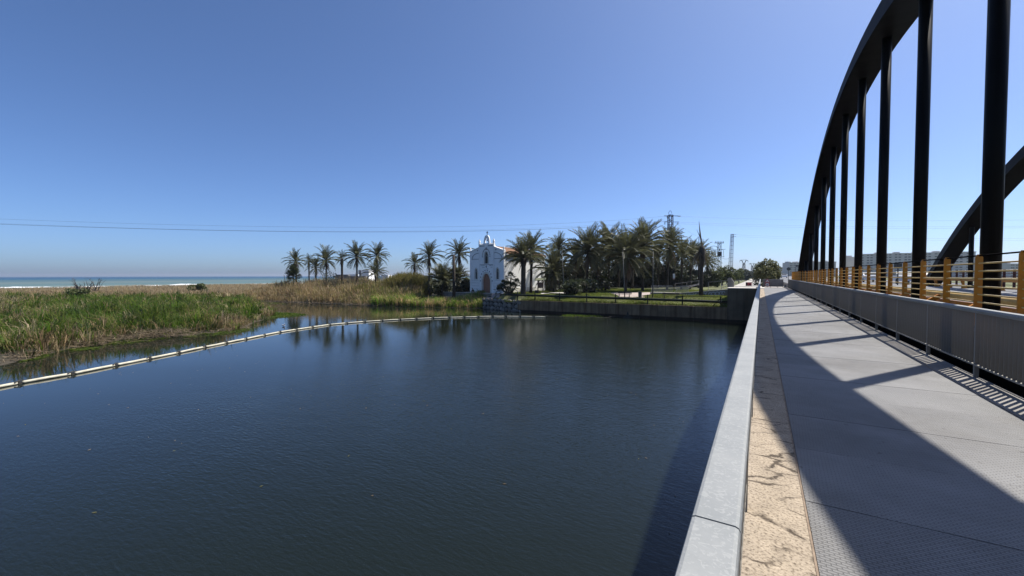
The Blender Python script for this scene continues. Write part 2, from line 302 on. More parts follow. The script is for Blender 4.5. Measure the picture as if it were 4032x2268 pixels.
ground_m = ground_material('earth_and_turf', (0.14, 0.155, 0.045), (0.085, 0.085, 0.036)); marsh_m = ground_material('dark_marsh_soil', (0.062, 0.058, 0.026), (0.035, 0.032, 0.018))

# ------------------------------------------------------------------ mesh building
class MB:
    def __init__(s): s.v = []; s.f = []
    def add(s, vs, fs):
        o = len(s.v); s.v += [tuple(p) for p in vs]; s.f += [tuple(i+o for i in f) for f in fs]; return s
    def box(s, x0, x1, y0, y1, z0, z1, M=None):
        vs = [Vector(p) for p in ((x0,y0,z0),(x1,y0,z0),(x1,y1,z0),(x0,y1,z0),(x0,y0,z1),(x1,y0,z1),(x1,y1,z1),(x0,y1,z1))]
        if M is not None: vs = [M @ p for p in vs]
        return s.add(vs, [(0,3,2,1),(4,5,6,7),(0,1,5,4),(1,2,6,5),(2,3,7,6),(3,0,4,7)])
    def bar(s, a, b, w, h=None, up=Vector((0,0,1))):     # square bar from a to b
        a = Vector(a); b = Vector(b); h = h or w; d = (b-a); L = d.length
        if L < 1e-6: return s
        d /= L
        x = d.cross(up)
        if x.length < 1e-3: x = d.cross(Vector((1,0,0)))
        x.normalize(); z = x.cross(d)
        vs = []
        for q in (a, b):
            for sx, sz in ((-1,-1),(1,-1),(1,1),(-1,1)): vs.append(q + x*(sx*w/2) + z*(sz*h/2))
        return s.add(vs, [(0,1,2,3),(7,6,5,4),(0,4,5,1),(1,5,6,2),(2,6,7,3),(3,7,4,0)])
    def tube(s, pts, rad, n=8, caps=True):
        pts = [Vector(p) for p in pts]; N = len(pts)
        rad = [rad]*N if not hasattr(rad, '__len__') else rad
        o = len(s.v); up = None
        for i, p in enumerate(pts):
            t = (pts[min(i+1,N-1)] - pts[max(i-1,0)]).normalized()
            if up is None:
                up = Vector((0,0,1)) if abs(t.z) < 0.9 else Vector((1,0,0))
            x = t.cross(up).normalized(); y = x.cross(t); up = y
            for k in range(n):
                a = 2*math.pi*k/n; s.v.append(tuple(p + (x*math.cos(a) + y*math.sin(a))*rad[i]))
        for i in range(N-1):
            for k in range(n):
                a = o+i*n+k; b = o+i*n+(k+1)%n; s.f.append((a, b, b+n, a+n))
        if caps: s.f.append(tuple(o+k for k in range(n))[::-1]); s.f.append(tuple(o+(N-1)*n+k for k in range(n)))
        return s
    def prism(s, poly, fn, d0, d1):      # 2-D outline poly extruded between depths d0,d1; fn(u,h,d)->xyz
        k = len(poly); vs = [fn(u,h,d0) for u,h in poly] + [fn(u,h,d1) for u,h in poly]
        fs = [tuple(range(k)), tuple(range(2*k-1, k-1, -1))] + [(i, i+k, (i+1)%k+k, (i+1)%k) for i in range(k)]
        return s.add(vs, fs)
    def blob(s, c, r, seed=0, jit=0.15, n=8, m=6):
        R = random.Random(seed); c = Vector(c); r = Vector(r) if hasattr(r,'__len__') else Vector((r,r,r)); o = len(s.v)
        for i in range(1, m):
            ph = math.pi*i/m
            for k in range(n):
                a = 2*math.pi*k/n; q = 1+R.uniform(-jit, jit)
                s.v.append((c.x+r.x*q*math.sin(ph)*math.cos(a), c.y+r.y*q*math.sin(ph)*math.sin(a), c.z+r.z*q*math.cos(ph)))
        t = len(s.v); s.v.append((c.x,c.y,c.z+r.z)); s.v.append((c.x,c.y,c.z-r.z))
        for i in range(m-2):
            for k in range(n):
                a = o+i*n+k; b = o+i*n+(k+1)%n; s.f.append((a, a+n, b+n, b))
        for k in range(n):
            s.f.append((t, o+k, o+(k+1)%n)); a = o+(m-2)*n
            s.f.append((t+1, a+(k+1)%n, a+k))
        return s
    def build(s, name, material, parent=None, local=False, smooth=False, fix=True):
        me = bpy.data.meshes.new(name)
        off = Vector((0,0,0))
        if parent is not None and not local:
            q = parent
            while q is not None: off += q.location; q = q.parent
        me.from_pydata([(x-off.x, y-off.y, z-off.z) for x,y,z in s.v], [], s.f)
        if fix:
            bm = bmesh.new(); bm.from_mesh(me); bmesh.ops.recalc_face_normals(bm, faces=bm.faces); bm.to_mesh(me); bm.free()
        me.materials.append(material)
        if smooth: me.shade_smooth()
        o = bpy.data.objects.new(name, me); COL.objects.link(o)
        if parent is not None: o.parent = parent
        return o
def tag(o, label=None, cat=None, group=None, kind=None):
    if label: o['label'] = label
    if cat: o['category'] = cat
    if group: o['group'] = group
    if kind: o['kind'] = kind
    return o
def thing(name, label, cat, loc=(0,0,0), rz=0.0, group=None):
    o = bpy.data.objects.new(name, None); o.empty_display_size = 0.3; COL.objects.link(o)
    o.location = loc; o.rotation_euler = (0,0,rz); return tag(o, label, cat, group)
def copy_part(o, parent, loc=None, rot=None, sc=None):
    c = o.copy(); COL.objects.link(c); c.parent = parent
    if loc is not None: c.location = loc
    if rot is not None: c.rotation_euler = rot
    if sc is not None: c.scale = sc
    return c
def copy_tree(root, loc, rz=None, label=None):
    r = root.copy(); COL.objects.link(r); r.location = loc
    if rz is not None: r.rotation_euler = (0,0,rz)
    if label: r['label'] = label
    for ch in list(root.children):
        c = ch.copy(); COL.objects.link(c); c.parent = r
        for g in list(ch.children):
            d = g.copy(); COL.objects.link(d); d.parent = c
    return r
def fast_mesh(name, V, F, material, parent=None, tint=None, kind='stuff'):   # numpy verts, triangle faces
    me = bpy.data.meshes.new(name); V = np.asarray(V, np.float32); F = np.asarray(F, np.int32)
    me.vertices.add(len(V)); me.vertices.foreach_set('co', V.ravel())
    me.loops.add(F.size); me.loops.foreach_set('vertex_index', F.ravel())
    me.polygons.add(len(F)); me.polygons.foreach_set('loop_start', np.arange(0, F.size, F.shape[1], dtype=np.int32))
    me.polygons.foreach_set('loop_total', np.full(len(F), F.shape[1], np.int32))
    me.update(calc_edges=True); me.validate()
    if tint is not None:
        at = me.color_attributes.new('tint', 'FLOAT_COLOR', 'POINT')
        at.data.foreach_set('color', np.concatenate([tint, np.ones((len(tint),1))], 1).astype(np.float32).ravel())
    me.materials.append(material)
    o = bpy.data.objects.new(name, me); COL.objects.link(o)
    if parent is not None: o.parent = parent
    if kind: o['kind'] = kind
    return o

# ------------------------------------------------------------------ terrain
SHORE = [(-30,-60),(-36,-30),(-39,-15),(-41.5,0),(-43.8,5.7),(-46.2,7.8),(-48.2,9.3),(-49.3,11.5),(-51.8,14),(-51,16),(-49.6,19),(-49.8,23.1),(-52.5,25.5),(-56,28.1),(-60,32.5),(-70,38.5),
         (-80,42.5),(-93,47.2),(-102,50.9),(-103,51.9),(-98,53.2),(-88,54.6),(-79.5,55.5),(-72,55.4),(-64.6,56.3),(-57,58),(-50,60),(-44.8,60.9),(-43.3,61.5),(-43.3,900),(-420,900),(-420,-400),(-60,-400)]
SP = np.array(SHORE, float)
def sdist(x, y):           # signed distance to the marsh outline, positive on land (arrays)
    x = np.asarray(x, float); y = np.asarray(y, float)
    d = np.full(x.shape, 1e9); ins = np.zeros(x.shape, bool)
    n = len(SP)
    for i in range(n):
        ax, ay = SP[i]; bx, by = SP[(i+1) % n]
        ex, ey = bx-ax, by-ay
        t = np.clip(((x-ax)*ex + (y-ay)*ey)/(ex*ex+ey*ey), 0, 1)
        d = np.minimum(d, np.hypot(x-ax-t*ex, y-ay-t*ey))
        c = ((ay > y) != (by > y)) & (x < (bx-ax)*(y-ay)/((by-ay) if by != ay else 1e-9) + ax)
        ins ^= c
    return np.where(ins, d, -d)
def sst(a, b, x):
    t = np.clip((x-a)/(b-a), 0, 1); return t*t*(3-2*t)
WALL_Y = 57.75
def hgt(x, y):
    x = np.asarray(x, float); y = np.asarray(y, float)
    d = sdist(x, y)
    marsh = np.clip(d*0.30, -1.5, 0.35) + 0.25*sst(3, 14, d)
    bank = sst(-120, -85, x)*sst(50, 56, y)
    marsh = marsh + bank*sst(2, 14, d)*0.9 + 0.35*sst(1,5,d)*(np.sin(x*0.55+np.sin(y*0.31)*2)*np.sin(y*0.62+np.sin(x*0.27)*2)+0.5*np.sin(x*1.3+y*0.7))*sst(-150,-120,x)*(1-sst(52,54,y))
    marsh = marsh*(1-sst(-268, -318, x)) + (-1.2)*sst(-268, -318, x) + 0.7*sst(-200,-235,x)*(1-sst(-250,-275,x))
    lvl = 2.55 + 0.4*sst(-38, -30, x)
    park = 1.95 + (lvl-1.95)*sst(58.3, 62.5, y)
    w = sst(-56, -44.5, x)*sst(62.0, 67.5, y)
    hp = np.where(y > 61.0, marsh*(1-w) + park*w, marsh)
    park = np.where((x < -33.4) & (y < 58.0+(-33.9-x)*0.371+2.6), np.minimum(park, 1.66), park)
    inpark = (x > -43.3) & (y > WALL_Y)
    return np.where(inpark, park, hp)
def H(x, y): return float(hgt(np.array([x]), np.array([y]))[0])
def on_ground(px, py, z0=2.5):       # walk down the sight line until it meets the terrain
    r = ray(px, py); t = np.arange(50.0, 400.0, 0.05)
    X = r.x*t; Y = r.y*t; Z = EYE.z + r.z*t; k = np.where((Z <= hgt(X, Y)) & (Y > 57.9))[0]
    i = k[0] if len(k) else -1
    return Vector((X[i], Y[i], hgt(X[i:i+1], Y[i:i+1])[0] if i >= 0 else z0))
def grid_sheet(name, xs, ys, fn, material, skip=None, kind='structure'):
    X, Y = np.meshgrid(xs, ys, indexing='xy'); Z = fn(X, Y)
    V = np.stack([X, Y, Z], -1).reshape(-1, 3); nx = len(xs); ny = len(ys)
    i = np.arange(nx-1)[None, :] + nx*np.arange(ny-1)[:, None]
    F = np.stack([i, i+1, i+nx+1, i+nx], -1).reshape(-1, 4)
    if skip is not None:
        cx = (X[:-1,:-1]+X[1:,1:])/2; cy = (Y[:-1,:-1]+Y[1:,1:])/2
        F = F[~skip(cx, cy).reshape(-1)]
    o = fast_mesh(name, V, F, material, kind=kind)
    o.data.shade_smooth(); return o
xs_l = np.concatenate([[-420,-380,-350], np.arange(-330,-200,4.0), np.arange(-200,-120,2.0), np.arange(-120,-43.4,0.75), [-43.32]])
ys_l = np.concatenate([[-380,-250,-150,-90], np.arange(-60,-20,4.0), np.arange(-20,75,0.75), np.arange(75,140,2.5), np.arange(140,300,10), [320,360,420,500,600,750,900,1300,2000,3500,8000]])
grid_sheet('marsh_ground', xs_l, ys_l, hgt, marsh_m)
xs_p = np.concatenate([[-43.3], np.arange(-42.5,10,0.75), [14,20,30,50,80,120,200,400,800,1600,4000,8000]])
ys_p = np.concatenate([[WALL_Y+0.03], np.arange(58.3,75,0.6), np.arange(75,140,2.5), np.arange(140,300,10), [320,360,420,500,600,750,900,1300,2000,3500,8000]])
grid_sheet('park_ground', xs_p, ys_p, hgt, ground_m, skip=lambda cx, cy: (cx < -33.95) & (cy < 58.0+(-33.9-cx)*0.371+0.9))
def flat(name, x0, x1, y0, y1, z, material):
    b = MB(); b.add([(x0,y0,z),(x1,y0,z),(x1,y1,z),(x0,y1,z)], [(0,1,2,3)]); o = b.build(name, material); o['kind'] = 'structure'; return o
flat('river_water', -300, 60, -220, 70, 0.0, lagoon_m)
flat('sea', -15000, -300.02, -9000, 15000, 0.0, sea_m)
flat('river_bed', -300, 60, -220, 70, -3.0, mortar)

# breaking surf along the beach: long low crests
fv, ff = [], []
def crest(x, y0, y1, w, h):
    n = max(3, int((y1-y0)/2.0)); 
    for i in range(n+1):
        y = y0+(y1-y0)*i/n; k = math.sin(math.pi*i/n)**0.5; xx = x+2*math.sin(y*0.11)+random.uniform(-.5,.5)
        o = len(fv); fv.extend([(xx-w*k/2-0.05, y, 0.02), (xx, y, 0.03+h*k*random.uniform(.6,1.1)), (xx+w*k/2+0.05, y, 0.02)])
        if i: ff.extend([(o-3,o-2,o+1,o),(o-2,o-1,o+2,o+1)])
for x, y0, y1, w, h in ((-303,40,190,4,.45),(-309,78,120,3,.7),(-316,150,260,4,.6),(-322,60,84,3,.7),(-330,200,330,4,.8),(-340,40,64,3,.6),(-306,190,420,4,.5),(-352,120,140,3,.6),(-370,250,300,3,.7)):
    crest(x, y0, y1, w, h)
fast_mesh('surf', fv, ff, foam_m, kind='stuff')

# ------------------------------------------------------------------ the bridge
DZ = 4.35                                     # walkway deck level
C0, C1, C2 = -0.01103483, 0.57092757, 7.94324815
def soffit(Y): return C0*Y*Y + C1*Y + C2
bridge = thing('arch_bridge', 'dark steel tied-arch road bridge with a ribbed walkway on its left side', 'bridge', (4.0, 25.87, DZ))
XA, XB = 4.02, 14.65
def arch_rib(X):
    b = MB(); Ys = np.linspace(-7.2, 58.9, 57); w = 0.60; k = 0
    for Y in Ys:
        s = 2*C0*Y+C1; z = soffit(Y); L = math.hypot(1, s); ty, tz = -s/L*0.72, 0.72/L
        b.v += [(X-0.62,Y,z),(X+0.50,Y,z),(X+0.44,Y+ty*1.18,z+tz*1.18),(X-0.50,Y+ty*1.18,z+tz*1.18)]
        if k: 
            o = (k-1)*4
            for i in range(4): b.f.append((o+i, o+(i+1)%4, o+4+(i+1)%4, o+4+i))
        k += 1
    b.f.append((0,1,2,3)); b.f.append(tuple((k-1)*4+i for i in (3,2,1,0)))
    return b.build('arch_rib', steel, bridge)
arch_rib(XA); arch_rib(XB)
HY = [25.78 + 4.49*j for j in range(-6, 7)]
for X in (XA, XB):
    for Y in HY:
        zt = soffit(Y)+0.3
        if zt < 5.6: continue
        MB().tube([(X,Y,4.5),(X,Y,zt)], 0.155, 16).build('hanger', hanger_m, bridge, smooth=True)
        MB().tube([(X,Y,4.86),(X,Y,5.02)], 0.24, 16).build('hanger_socket', steel, bridge)
# slabs
MB().box(-0.16,0.284,-12,64.7,4.02,DZ).build('concrete_edge', edge_m, bridge)
MB().box(0.284,3.06,-12,64.7,3.95,DZ-0.03).build('walkway_slab', darkconc, bridge)
MB().box(0.284,0.296,-12,64.7,DZ-0.03,DZ+0.004).build('edge_angle', rust, bridge)
MB().box(2.585,3.05,-12,64.7,DZ-0.03,DZ-0.012).build('gutter_strip', concrete, bridge)
MB().box(3.27,3.32,-12,64.7,3.6,4.98).build('edge_beam', steel, bridge)
MB().box(3.322,15.9,-40,64.7,3.9,4.90).build('road_slab', asphalt, bridge)
MB().box(0.5,3.0,-12,57.9,3.2,3.95).build('walkway_girder', darkconc, bridge)
MB().box(3.4,15.6,-30,57.9,2.7,3.9).build('road_girder', darkconc, bridge)
MB().box(2.572,2.584,-12,64.7,DZ-0.03,DZ+0.003).build('edge_angle', rust, bridge)
y = -3.06 - 1.1*4; plate = None; k = 0
y0s = [3.64 + 1.1*i for i in range(-9, 56)]
for i, y in enumerate(y0s):
    g = 0.016 if (i % 3) == 1 else 0.006
    if plate is None:
        plate = MB().box(0.300,2.568,g/2,1.1-0.003,-0.028,0.0).build('deck_plate', deck_m, bridge, local=True)
        pl = plate
    else: pl = copy_part(plate, bridge)
    pl.location = Vector((0, y, DZ + (0.0015 if i % 2 else 0.0))) - bridge.location
# drips of road: lane lines
MB().box(9.2,9.35,-40,64.7,4.9,4.904).build('lane_line', white_paint, bridge)
MB().box(5.75,5.87,-40,64.7,4.9,4.904).build('edge_line', white_paint, bridge)
MB().box(13.0,13.12,-40,64.7,4.9,4.904).build('edge_line', white_paint, bridge)

# left barrier (river side): only its coping and inner face show
lb = thing('bridge_barrier', 'grey metal barrier with flat galvanised coping along the water side of the walkway', 'barrier', (-0.08, 0, DZ))
segs = [-9.1, -5.0, 0.99, 8.2, 15.4, 22.6, 29.8, 37, 44.2, 51.4, 58.6, 64.3]
def coping_profile(b, xl, xr, y0, y1, zt, th):
    r = 0.010
    pr = [(xl,zt-th),(xl,zt-r),(xl+r*.3,zt-r*.3),(xl+r,zt),(xr-r,zt),(xr-r*.3,zt-r*.3),(xr,zt-r),(xr,zt-th)]
    b.prism(pr, lambda u,h,d: (u,d,h), y0, y1)
for a, c in zip(segs, segs[1:]):
    b = MB(); coping_profile(b, -0.128, -0.030, a+0.003, c-0.003, 5.46, 0.045); b.build('coping', galv, lb)
for Y in np.arange(-7.9, 64, 2.24): MB().box(-0.105,-0.060,Y-0.04,Y+0.04,DZ-0.15,5.412).build('post', fin, lb)
MB().box(-0.10,-0.065,-9,64.2,DZ+0.16,DZ+0.20).build('bottom_rail', fin, lb)
b = MB()
for Y in np.arange(-9, 64.2, 0.125): b.box(-0.098,-0.066,Y-0.02,Y+0.02,DZ+0.203,5.412)
tag(b.build('slats', fin, lb), kind='stuff')

# right barrier between walkway and road
rb = thing('bridge_barrier', 'grey vertical-slat metal barrier between the walkway and the yellow railing', 'barrier', (3.0, 0, DZ))
for a, c in zip(segs, segs[1:]):
    b = MB(); coping_profile(b, 2.952, 3.05, a+0.003, c-0.003, 5.46, 0.042); b.build('coping', galv, rb)
POSTY = [11.80 + 2.235*i for i in range(-9, 24)]
pp = None
for Y in POSTY:
    if pp is None: pp = MB().box(-0.024,0.03,-0.022,0.022,-0.04,1.066).build('post', fin, rb, local=True); q = pp
    else: q = copy_part(pp, rb)
    q.location = (0, Y, 0)
MB().box(2.974,3.035,-9,64.2,DZ+0.175,DZ+0.20).build('bottom_rail', fin, rb)
MB().box(2.975,3.025,-9,64.2,DZ+1.03,DZ+1.0675).build('top_rail', fin, rb)
slat = None; rest = MB(); cnt = 0
for i in range(int((64.0-(-9))/0.125)):
    Y = -9 + 0.125*i
    if min(abs(Y-p) for p in POSTY) < 0.075: continue
    if 2.0 < Y and cnt < 300:
        cnt += 1
        if slat is None: slat = MB().prism([(-.023,-.002),(.023,-.002),(.023,.002),(-.023,.002)], lambda u,h,d: (u,h,d), 0.2005, 1.0295).build('slat', fin, rb, local=True); q = slat
        else: q = copy_part(slat, rb)
        q.location = (0, Y, 0)
    else: rest.box(2.977,3.023,Y-0.002,Y+0.002,DZ+0.2005,DZ+1.0295)
tag(rest.build('slats', fin, rb), kind='stuff')

# yellow road railing
yr = thing('road_railing', 'orange-yellow steel railing of plate posts and seven thin rails beside the near arch', 'railing', (3.7, 0, 4.9))
def rail_x(Y): return float(np.interp(Y, [-20, 46, 51.5, 70], [3.70, 3.70, 3.35, 3.35]))
yp = None
for i in range(-6, 32):
    Y = 11.81 + 1.632*i
    if yp is None:
        yp = MB().prism([(-0.058,0.08),(0.058,0.08),(0.058,0.6),(0.053,1.44),(0.02,1.50),(-0.03,1.50),(-0.053,1.44),(-0.058,0.6)], lambda u,h,d: (u,d,h), -0.014, 0.014).build('post', yellow, yr, local=True); q = yp
    else: q = copy_part(yp, yr)
    q.location = (rail_x(Y)-3.7, Y, 0)
for k in range(7):
    z = 4.9 + 1.475 - 0.154*k
    MB().tube([(rail_x(Y),Y,z) for Y in (1.3,46,51.5,64)], 0.015, 8).build('rail', yellow_tube if 0 < k else steel, yr, smooth=True)
# crash rail behind the near hangers
cr = thing('crash_rail', 'thick yellow tube crash rail on slanted brackets at the near road edge', 'guard rail', (4.8, 0, 4.9))
MB().tube([(4.72,1.5,5.40),(4.72,63,5.40)], 0.085, 12).build('tube', yellow_tube, cr, smooth=True)
MB().box(4.66,4.78,1.5,63,4.98,5.26).build('lower_beam', yellow, cr)
bq = None
for i in range(-3, 17):
    Y = 11.4 + 3.0*i
    if bq is None:
        bq = MB().prism([(-0.75,0.02),(-0.55,0.02),(-0.02,0.40),(-0.02,0.5),(-0.10,0.5)], lambda u,h,d: (u,d,h), -0.05, 0.05).build('bracket', yellow, cr, local=True); q = bq
    else: q = copy_part(bq, cr)
    q.location = (-0.1, Y, 0.0)
# far side of the road
cr2 = thing('crash_rail', 'flat yellow beam crash rail on curved brackets at the far road edge', 'guard rail', (13.8, 0, 4.9))
MB().box(13.68,13.95,-30,63,5.70,5.79).build('beam', yellow_tube, cr2)
MB().box(13.75,13.85,-30,63,5.50,5.66).build('lower_beam', yellow, cr2)
bq = None
for i in range(-8, 18):
    if bq is None:
        bq = MB().prism([(0.0,0.0),(0.35,0.0),(0.18,0.3),(0.15,0.80),(-0.10,0.80),(-0.02,0.5),(0.04,0.3)], lambda u,h,d: (u,d,h), -0.06, 0.06).build('bracket', yellow, cr2, local=True); q = bq
    else: q = copy_part(bq, cr2)
    q.location = (-0.02, 11.0+3.0*i, 0.0)
fr = thing('road_railing', 'faded red-brown post railing along the far edge of the bridge', 'railing', (16.0, 0, 4.9))
fp = None
for i in range(-12, 36):
    if fp is None: fp = MB().box(-0.07,0.07,-0.04,0.04,-0.5,1.5).build('post', red_paint, fr, local=True); q = fp
    else: q = copy_part(fp, fr)
    q.location = (0.05, 10.85+1.5*i, 0)
for z in (5.2,5.42,5.64,5.86,6.08,6.30): MB().tube([(16.05,-20,z),(16.05,64,z)], 0.022, 6).build('rail', red_paint, fr)

# end of the walkway: cross barrier with signs
eb = thing('end_barrier', 'grey panel barrier closing the far end of the walkway', 'barrier', (1.6, 64.4, DZ))
for x0, x1 in ((0.25,1.05),(1.07,1.85),(1.87,2.45)): MB().box(x0,x1,64.36,64.42,DZ+0.12,DZ+1.05).build('panel', concrete, eb)
for x in (0.22,1.06,1.86,2.47): MB().box(x-0.03,x+0.03,64.33,64.45,DZ,DZ+1.1).build('post', fin, eb)
MB().box(0.2,2.5,64.35,64.43,DZ+1.06,DZ+1.1).build('top_rail', white_conc, eb)
MB().box(0.2,2.5,64.30,64.34,DZ+0.1,DZ+0.15).build('bottom_rail', fin, eb)
def disc(b, c, r, n=20, y=0.0):
    b.prism([(c[0]+r*math.cos(2*math.pi*i/n), c[1]+r*math.sin(2*math.pi*i/n)) for i in range(n)], lambda u,h,d: (u,d,h), y, y+0.01)
def tri(b, c, r, y, t=0.01):
    b.prism([(c[0]+r*math.cos(math.pi/2+2*math.pi*i/3), c[1]+r*math.sin(math.pi/2+2*math.pi*i/3)) for i in range(3)], lambda u,h,d: (u,d,h), y, y+t)
sg = thing('speed_sign', 'round red-rimmed 30 speed limit sign on the end barrier', 'sign', (0.72, 64.28, DZ+0.36))
b = MB(); disc(b, (0.72,DZ+0.36), 0.30, y=64.28); b.build('rim', sign_red, sg)
b = MB(); disc(b, (0.72,DZ+0.36), 0.22, y=64.268); b.build('face', sign_white, sg)
def digit(b, ch, cx, cz, w, h, t, y):
    seg = {'3':'abgcd','0':'abcdef','1':'bc','9':'abcfgd'}[ch]
    S7 = {'a':(-w/2,w/2,h/2-t,h/2),'d':(-w/2,w/2,-h/2,-h/2+t),'g':(-w/2,w/2,-t/2,t/2),'b':(w/2-t,w/2,0,h/2),'c':(w/2-t,w/2,-h/2,0),'f':(-w/2,-w/2+t,0,h/2),'e':(-w/2,-w/2+t,-h/2,0)}
    for k, q in enumerate(seg): x0,x1,z0,z1 = S7[q]; b.box(cx+x0,cx+x1,y-0.0005*k,y+0.004,cz+z0,cz+z1)
b = MB(); digit(b,'3',0.655,DZ+0.36,0.10,0.19,0.03,64.262); digit(b,'0',0.785,DZ+0.36,0.10,0.19,0.03,64.262); b.build('numeral', dark, sg)
sg = thing('warning_sign', 'red-rimmed triangular warning sign above the round sign on the end barrier', 'sign', (0.72, 64.28, DZ+0.85))
b = MB(); tri(b, (0.72,DZ+0.83), 0.36, 64.28); b.build('rim', sign_red, sg)
b = MB(); tri(b, (0.72,DZ+0.83), 0.24, 64.268); b.build('face', sign_white, sg)
b = MB(); b.box(0.65,0.68,64.26,64.266,DZ+0.74,DZ+0.86); b.box(0.70,0.73,64.26,64.266,DZ+0.73,DZ+0.90); b.box(0.76,0.80,64.26,64.266,DZ+0.74,DZ+0.86); b.build('pictogram', dark, sg)
cb = thing('utility_box', 'small pale concrete box at the right end of the end barrier', 'box', (2.72, 64.2, DZ))
MB().box(2.55,2.9,64.05,64.4,DZ,DZ+0.5).build('case', white_conc, cb); MB().box(2.63,2.82,64.03,64.045,DZ+0.1,DZ+0.4).build('door', trim_grey, cb)

# ------------------------------------------------------------------ far bank: abutment, promenade, road embankment
ab = thing('bridge_abutment', 'stained concrete abutment block rising from the water beside the walkway', 'abutment', (-1.8, 58.6, 0))
for z0, z1 in ((-1.0,1.62),(1.64,DZ-0.02)):
    for x0, x1 in ((-3.55,-1.82),(-1.80,0.4)):
        MB().box(x0,x1,57.72,63.5,z0,z1).build('panel', abut_m, ab)
MB().box(-3.5,0.4,57.76,63.4,-1,DZ-0.03).build('core', mortar, ab)
MB().box(-3.62,0.4,57.66,63.6,DZ-0.018,DZ+0.06).build('cap', white_conc, ab)
MB().box(0.42,16,57.95,63.5,-1,3.1).build('bearing_wall', abut_m, ab)
b = MB().box(-3.5,3.0,63.6,240,2.2,DZ); b.build('promenade', white_conc)['kind'] = 'structure'
b = MB().box(3.02,22,64.72,900,1.5,4.90); b.build('road', asphalt)['kind'] = 'structure'
b = MB().box(9.2,9.35,64.72,900,4.9,4.904); b.build('road_marking', white_paint)['kind'] = 'structure'
for i in range(9):   # flat dark bands painting the shadows that lie across the promenade
    Y = 72 + 9*i
    o = MB().box(-3.3,2.9,Y,Y+0.5,DZ,DZ+0.005).build('promenade_shadow_band', concrete); o['kind'] = 'structure'

# river wall (concrete panels) and pipe railing
rw = thing('river_wall', 'long stained concrete river wall below the park', 'wall', (-18, 57.7, 0))
xs = [-33.9,-31.0,-29.4,-26.0,-22.4,-18.9,-17.7,-14.3,-10.9,-7.4,-3.56]
for i, (a, c) in enumerate(zip(xs, xs[1:])):
    o = MB().box(a+0.025,c-0.025,57.70+0.02*(i % 2),58.05,-1.2,1.95+0.02*(i%3)).build('panel', river_m, rw)
MB().box(-33.9,-3.56,57.80,58.1,-1.2,1.9).build('core', mortar, rw)
# arched outfall mouth
b = MB(); b.prism([(-16.9,-0.5),(-15.0,-0.5),(-15.2,0.05),(-15.75,0.4),(-15.95,1.0),(-16.1,0.45),(-16.6,0.1)], lambda u,h,d: (u,d,h), 57.68, 57.715); b.build('outfall_stain', mortar, rw)
pr = thing('pipe_railing', 'dark green pipe railing along the top of the river wall', 'railing', (-20, 58.5, 2.0))
PX = [(1990,1160),(2205,1167),(2425,1174),(2690,1183),(2870,1190)]
pp_ = [at_y(x, yy, 58.5) for x, yy in PX]
MB().tube(pp_, 0.17, 12).build('pipe', green_pipe, pr, smooth=True)
posts = [2039,2108,2205,2311,2425,2551,2688,2838]
tops = {}
for x in posts:
    p = at_y(x, 1170, 58.45); MB().box(p.x-0.065,p.x+0.065,58.27,58.40,1.9,3.32).build('post', green_pipe, pr); tops[x] = p.x
for a, c in ((2108,2205),(2688,2838)): MB().tube([(tops[a],58.33,3.27),(tops[c],58.33,3.22)], 0.04, 8).build('handrail', green_pipe, pr)
MB().bar((tops[2838]+0.1,58.4,3.2),(tops[2838]-1.0,58.2,1.95),0.07).build('brace', green_pipe, pr)

# rubble retaining wall beside the reeds: every stone a piece
ru = thing('rubble_wall', 'dark rubble stone retaining wall left of the concrete river wall', 'wall', (-38.5, 59, 0))
b = MB(); b.prism([(-43.6,61.6),(-33.9,58.0),(-33.9,60.5),(-43.6,63.5)], lambda u,h,d: (u,h,d), -1.2, 1.7); b.build('core', mortar, ru)
RR = random.Random(3); cells = []
row = 0; z = -0.1
while z < 1.55:
    hh = RR.uniform(0.66, 0.86); t = RR.uniform(-0.02, 0.04)
    while t < 0.99:
        ww = RR.uniform(0.075, 0.145); cells.append((t+ww/2, z+hh/2, ww*10.3, hh)); t += ww
    z += hh*0.86
for i, (t, zc, ww, hh) in enumerate(cells):
    x = -43.6+9.7*t; yy = 61.6-3.6*t
    b = MB(); b.blob((0,0,0), (ww*0.47, 0.24, hh*0.47), seed=i, jit=0.17, n=9, m=6)
    A = math.radians(-20.4); rz = RR.uniform(-0.25, 0.25)
    vs = []
    for v in b.v:
        u, d, h = v; u, h = u*math.cos(rz)-h*math.sin(rz), u*math.sin(rz)+h*math.cos(rz)
        vs.append((x+u*math.cos(A)-d*math.sin(A), yy+u*math.sin(A)+d*math.cos(A), zc+h))
    b.v = vs; b.build('stone', stone_m, ru)

# chapel terrace with low seat wall
CH_O = Vector((-51.32, 68.27, 2.55)); CH_A = math.radians(-4.5)
cu = Vector((math.cos(CH_A), math.sin(CH_A), 0)); cv = Vector((-math.sin(CH_A), math.cos(CH_A), 0))
def ch(u, h, d=0.0): p = CH_O + cu*u + cv*d; return (p.x, p.y, p.z+h)
sw = thing('seat_wall', 'low stone seat wall with pale coping in front of the chapel', 'wall', ch(3, -0.7, -1.6))
b = MB(); b.box(0,1,0,1,0,1)
def chbox(u0,u1,d0,d1,h0,h1):
    b = MB(); b.add([ch(u0,h0,d0),ch(u1,h0,d0),ch(u1,h0,d1),ch(u0,h0,d1),ch(u0,h1,d0),ch(u1,h1,d0),ch(u1,h1,d1),ch(u0,h1,d1)], [(0,3,2,1),(4,5,6,7),(0,1,5,4),(1,2,6,5),(2,3,7,6),(3,0,4,7)]); return b
for i in range(9): chbox(-6+1.9*i,-6+1.9*(i+1)-0.02,-2.0,-1.55,-0.95,-0.02).build('block', lowwall, sw)
chbox(-6,11.1,-2.06,-1.5,-0.018,0.05).build('coping', white_conc, sw)
o = chbox(-6,12,-1.5,2,-0.9,0.0).build('chapel_terrace', white_conc); o['kind'] = 'structure'

